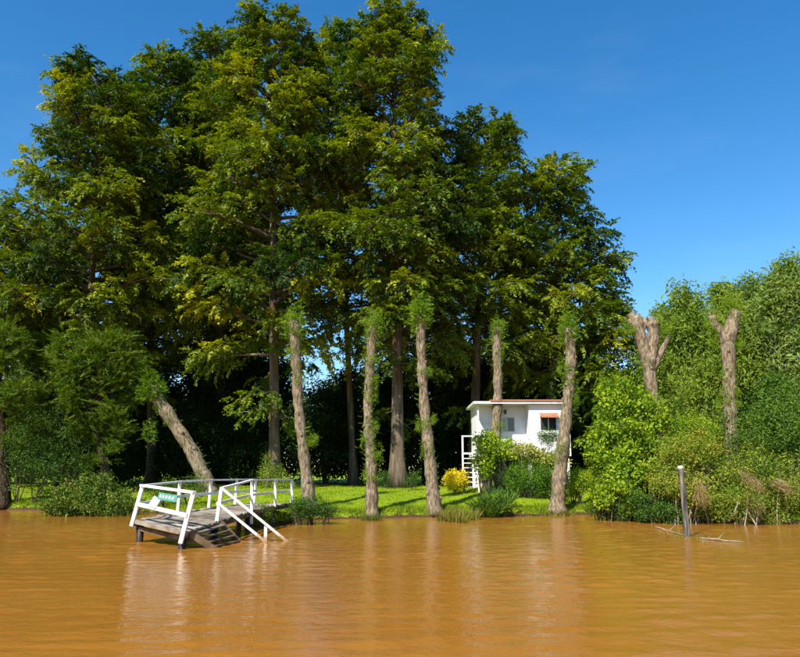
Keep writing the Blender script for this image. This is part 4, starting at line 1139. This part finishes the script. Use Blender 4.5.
# ------------------------------------------------------------------ house
def house():
    Y = 44.0
    x0, x1 = at_y(478, 450, Y).x, at_y(571, 450, Y).x
    xm = at_y(530, 450, Y).x
    zf = at_y(500, 453, Y).z
    zt = at_y(500, 404, Y).z
    gzv = gz((x0 + x1) / 2, Y)
    O = Vector(((x0 + x1) / 2, Y + 2, gzv))
    root = thing('house', O, 'small white stilt house with terracotta roof edge and outside staircase', 'house')
    Yb = Y + 4.5
    ww = 'white_wall'
    yp = Y + 1.1                     # recessed porch wall
    box('floor_slab', (x0 - .1, x1, Y - .02, Yb, zf - .18, zf), ww, root, O)
    # recessed front wall with a window opening
    wx0, wx1 = at_y(502, 430, yp).x, at_y(515, 430, yp).x
    wz0, wz1 = at_y(505, 432, yp).z, at_y(505, 417, yp).z
    box('wall', (x0 + .05, wx0, yp, yp + .15, zf, zt), ww, root, O)
    box('wall', (wx1, xm, yp, yp + .15, zf, zt), ww, root, O)
    box('wall', (wx0, wx1, yp, yp + .15, zf, wz0), ww, root, O)
    box('wall', (wx0, wx1, yp, yp + .15, wz1, zt), ww, root, O)
    win = box('window', (wx0, wx1, yp + .10, yp + .13, wz0, wz1), 'dark_metal', root, O)
    wm = wx0 + (wx1 - wx0) * 0.40
    box('pane', (wx0 + .04, wm - .03, yp + .06, yp + .09, wz0 + .05, wz1 - .05), 'curtain', win, O)
    box('pane', (wm + .03, wx1 - .04, yp + .06, yp + .09, wz0 + .05, wz1 - .05), 'window_glass', win, O)
    for i, b in enumerate(((wx0, wx0 + .04, wz0, wz1), (wx1 - .04, wx1, wz0, wz1), (wm - .03, wm + .03, wz0, wz1), (wx0 + .04, wx1 - .04, wz0, wz0 + .05), (wx0 + .04, wx1 - .04, wz1 - .05, wz1))):
        box('frame', (b[0] + .002, b[1] - .002, yp + .03, yp + .098, b[2] + .002, b[3] - .002), 'white_paint', win, O)
    # projecting room
    vx0, vx1 = at_y(540, 420, Y).x, at_y(557, 420, Y).x
    vz0, vz1 = at_y(545, 431, Y).z, at_y(545, 416.5, Y).z
    box('wall', (xm, vx0, Y, Y + .15, zf, zt), ww, root, O)
    box('wall', (vx1, x1, Y, Y + .15, zf, zt), ww, root, O)
    box('wall', (vx0, vx1, Y, Y + .15, zf, vz0), ww, root, O)
    box('wall', (vx0, vx1, Y, Y + .15, vz1, zt), ww, root, O)
    w2 = box('window', (vx0, vx1, Y + .11, Y + .14, vz0, vz1), 'dark_metal', root, O)
    box('pane', (vx0 + .05, (vx0 + vx1) / 2 - .03, Y + .07, Y + .1, vz0 + .05, vz1 - .05), 'window_glass', w2, O)
    box('pane', ((vx0 + vx1) / 2 + .03, vx1 - .05, Y + .07, Y + .1, vz0 + .05, vz1 - .05), 'window_glass', w2, O)
    for b in ((vx0, vx0 + .05, vz0, vz1), (vx1 - .05, vx1, vz0, vz1), ((vx0 + vx1) / 2 - .03, (vx0 + vx1) / 2 + .03, vz0, vz1), (vx0 + .05, vx1 - .05, vz0, vz0 + .05)):
        box('frame', (b[0] + .002, b[1] - .002, Y + .04, Y + .108, b[2] + .002, b[3] - .002), 'white_paint', w2, O)
    box('wall', (xm, xm + .15, Y + .152, yp + .3, zf, zt), ww, root, O)
    box('wall', (x1 - .15, x1, Y + .152, Yb, zf, zt), ww, root, O)
    box('wall', (x0 + .05, x0 + .2, yp + .152, Yb, zf, zt), ww, root, O)
    box('wall', (x0 + .2, x1 - .15, Yb - .15, Yb - .002, zf, zt), ww, root, O)
    # porch parapet, corner post
    box('parapet', (x0 + .1, xm - .003, Y + .02, Y + .12, zf, zf + .85), ww, root, O)
    box('porch_post', (x0, x0 + .1, Y, Y + .1, zf, zt), 'white_paint', root, O)
    # roof: shallow slab, white fascia, terracotta edge tiles
    rf = box('roof', (x0 - .25, x1 + .15, Y - .3, Yb + .25, zt, zt + .14), 'white_paint', root, O)
    nt_ = 30
    xa, xb = x0 + .8, x1 + .17
    tile = None
    for i in range(nt_):
        xx = xa + (xb - xa) * (i + .5) / nt_
        if tile is None:
            vs, fs = [], []
            m = 6
            for e, yy in enumerate((Y - .36, Y + .25)):
                for k in range(m + 1):
                    an = math.pi * k / m
                    vs.append((xx - math.cos(an) * .115, yy, zt + .142 + math.sin(an) * .10 + e * .05))
            for k in range(m):
                fs.append((k, k + 1, m + 2 + k, m + 1 + k))
            fs.append(tuple(range(m, -1, -1)))
            tile = mesh_obj('roof_tile', vs, fs, 'terracotta', rf, O)
            x_first = xx
        else:
            c = tile.copy(); link(c, rf)
            c.location = (xx - x_first, 0, 0)
    box('roof_sheet', (x0 - .1, x1 + .1, Y + .28, Yb + .2, zt + .143, zt + .2), 'terracotta', rf, O)
    # awning over the right window
    ax0, ax1 = at_y(539.5, 415, Y).x, at_y(557.5, 415, Y).x
    az0, az1 = at_y(545, 417.3, Y).z, at_y(545, 412.8, Y).z
    V = [(ax0, Y - .02, az1), (ax1, Y - .02, az1), (ax1, Y - .55, az0), (ax0, Y - .55, az0)]
    V += [(x, y, z - .05) for x, y, z in V]
    mesh_obj('awning', V, [(3, 2, 1, 0), (4, 5, 6, 7), (0, 1, 5, 4), (1, 2, 6, 5), (2, 3, 7, 6), (3, 0, 4, 7)], 'terracotta', root, O)
    # wall lamp
    lx, lz = at_y(505, 411.5, yp).x, at_y(505, 412, yp).z
    box('wall_lamp', (lx - .06, lx + .06, yp - .16, yp - .003, lz - .14, lz + .14), 'dark_metal', root, O)
    # stilts
    for xx in (x0 + .15, (x0 + xm) / 2, xm, (xm + x1) / 2, x1 - .2):
        for yy in (Y + .2, Y + 2.3, Yb - .3):
            box('stilt', (xx - .1, xx + .1, yy - .1, yy + .1, gz(xx, yy) - .2, zf - .182), 'white_paint', root, O)
    # staircase beside the house, rising to the porch
    sx0, sx1 = at_y(464, 460, Y).x, at_y(478, 460, Y).x - .03
    st = thing_part = bpy.data.objects.new('staircase', None)
    link(st, root)
    n = 8
    gs = gz(sx0, Y)
    def tread_mesh(i):
        t = (i + 1) / n
        z = gs + (zf - gs) * t
        yy = Y - .35 + 1.7 * t
        return box('tread', (sx0 + .05, sx1 - .05, yy - .14, yy + .14, z - .05, z), 'white_paint', st, O)
    for i in range(n): tread_mesh(i)
    for xx in (sx0, sx1):
        beam('stringer', (xx, Y - .5, gs - .1), (xx, Y + 1.4, zf - .03), .06, .2, 'old_wood' if xx == sx0 else 'white_paint', st, O)
    zr = at_y(462, 437, Y).z
    box('newel_post', (sx0 - .14, sx0 - .04, Y - .25, Y - .15, gs - .1, zr), 'white_paint', st, O)
    box('newel_post', (sx1 + .02, sx1 + .1, Y - .6, Y - .52, gs - .1, gs + 1.3), 'cut_wood', st, O)
    box('hand_rail', (sx0 - .14, x0 - .003, Y - .24, Y - .16, zr + .002, zr + .08), 'white_paint', st, O)
    box('hand_rail', (sx0 - .14, x0 - .003, Y - .22, Y - .17, zf - .06, zf + .02), 'white_paint', st, O)
house()

# ------------------------------------------------------------------ lone post, weeds and twigs at the waterline
def lone_post():
    Y = at_z(687, 537, 0).y
    a, b_ = at_y(688, 545, Y), at_y(680.5, 469, Y)
    a.z = -1.2
    O = Vector((a.x, Y, 0))
    root = thing('mooring_post', O, 'weathered grey post with a white painted top standing alone in the river', 'post')
    rn = random.Random(3)
    w = Wood()
    P, rr = catmull([a, at_y(687, 536, Y), at_y(684, 500, Y), b_], [.13, .12, .10, .09], .15)
    w.tube(P, rr, 12, rn, .06)
    w.build('shaft', 'post_wood', root, O)
    w = Wood()
    w.tube([b_, b_ + Vector((-.005, 0, .09)), b_ + Vector((-.008, 0, .11))], [.094, .09, .06], 12, rn, .03)
    w.build('post_cap', 'white_paint', root, O)
    w = Wood()
    w.tube([b_ + Vector((0, 0, -.12)), b_ + Vector((.3, -.05, -.08))], [.03, .012], 6, rn, .1)
    w.build('side_nail', 'post_wood', root, O)
    lv = Leaves('small', 5)
    for j in range(34):
        p = at_z(rn.gauss(693, 12), rn.uniform(533, 541), 0.02)
        lv.add(p + Vector((0, 0, .03)), (rn.gauss(0, 1), rn.gauss(0, 1), .1), rn.uniform(.1, .22), rn.uniform(.2, 1))
    tag(lv.build('floating_weed', 'bank_grass', None, O), 'raft of floating weeds caught round the lone river post', 'weeds')
lone_post()
for i, (pts, lab) in enumerate([([(655, 527), (668, 531), (686, 536)], 'thin bent twig afloat between the scrub and the lone post'),
                               ([(700, 538), (725, 541), (745, 542)], 'long thin stick afloat just past the lone post'),
                               ([(727, 522), (735, 512), (739, 505)], 'pale dead branch sticking out of the water below the scrub')]):
    rn = random.Random(i)
    P = [at_z(u, v, 0.02) for u, v in pts] if i < 2 else [at_z(727, 524, -0.05), at_y(735, 512, 30.6), at_y(738, 500, 31.2)]
    w = Wood()
    Q, rr = catmull(P, [.035, .03, .01], .15)
    Q = [q + Vector((rn.gauss(0, .01), rn.gauss(0, .02), abs(rn.gauss(0, .015)))) for q in Q]
    w.tube(Q, rr, 6, rn, .1)
    w.tube([Q[len(Q) // 2], Q[len(Q) // 2] + Vector((.25, .05, .22))], [.018, .006], 5)
    tag(w.build('driftwood', 'pale_twig', None, P[0]), lab, 'branch')
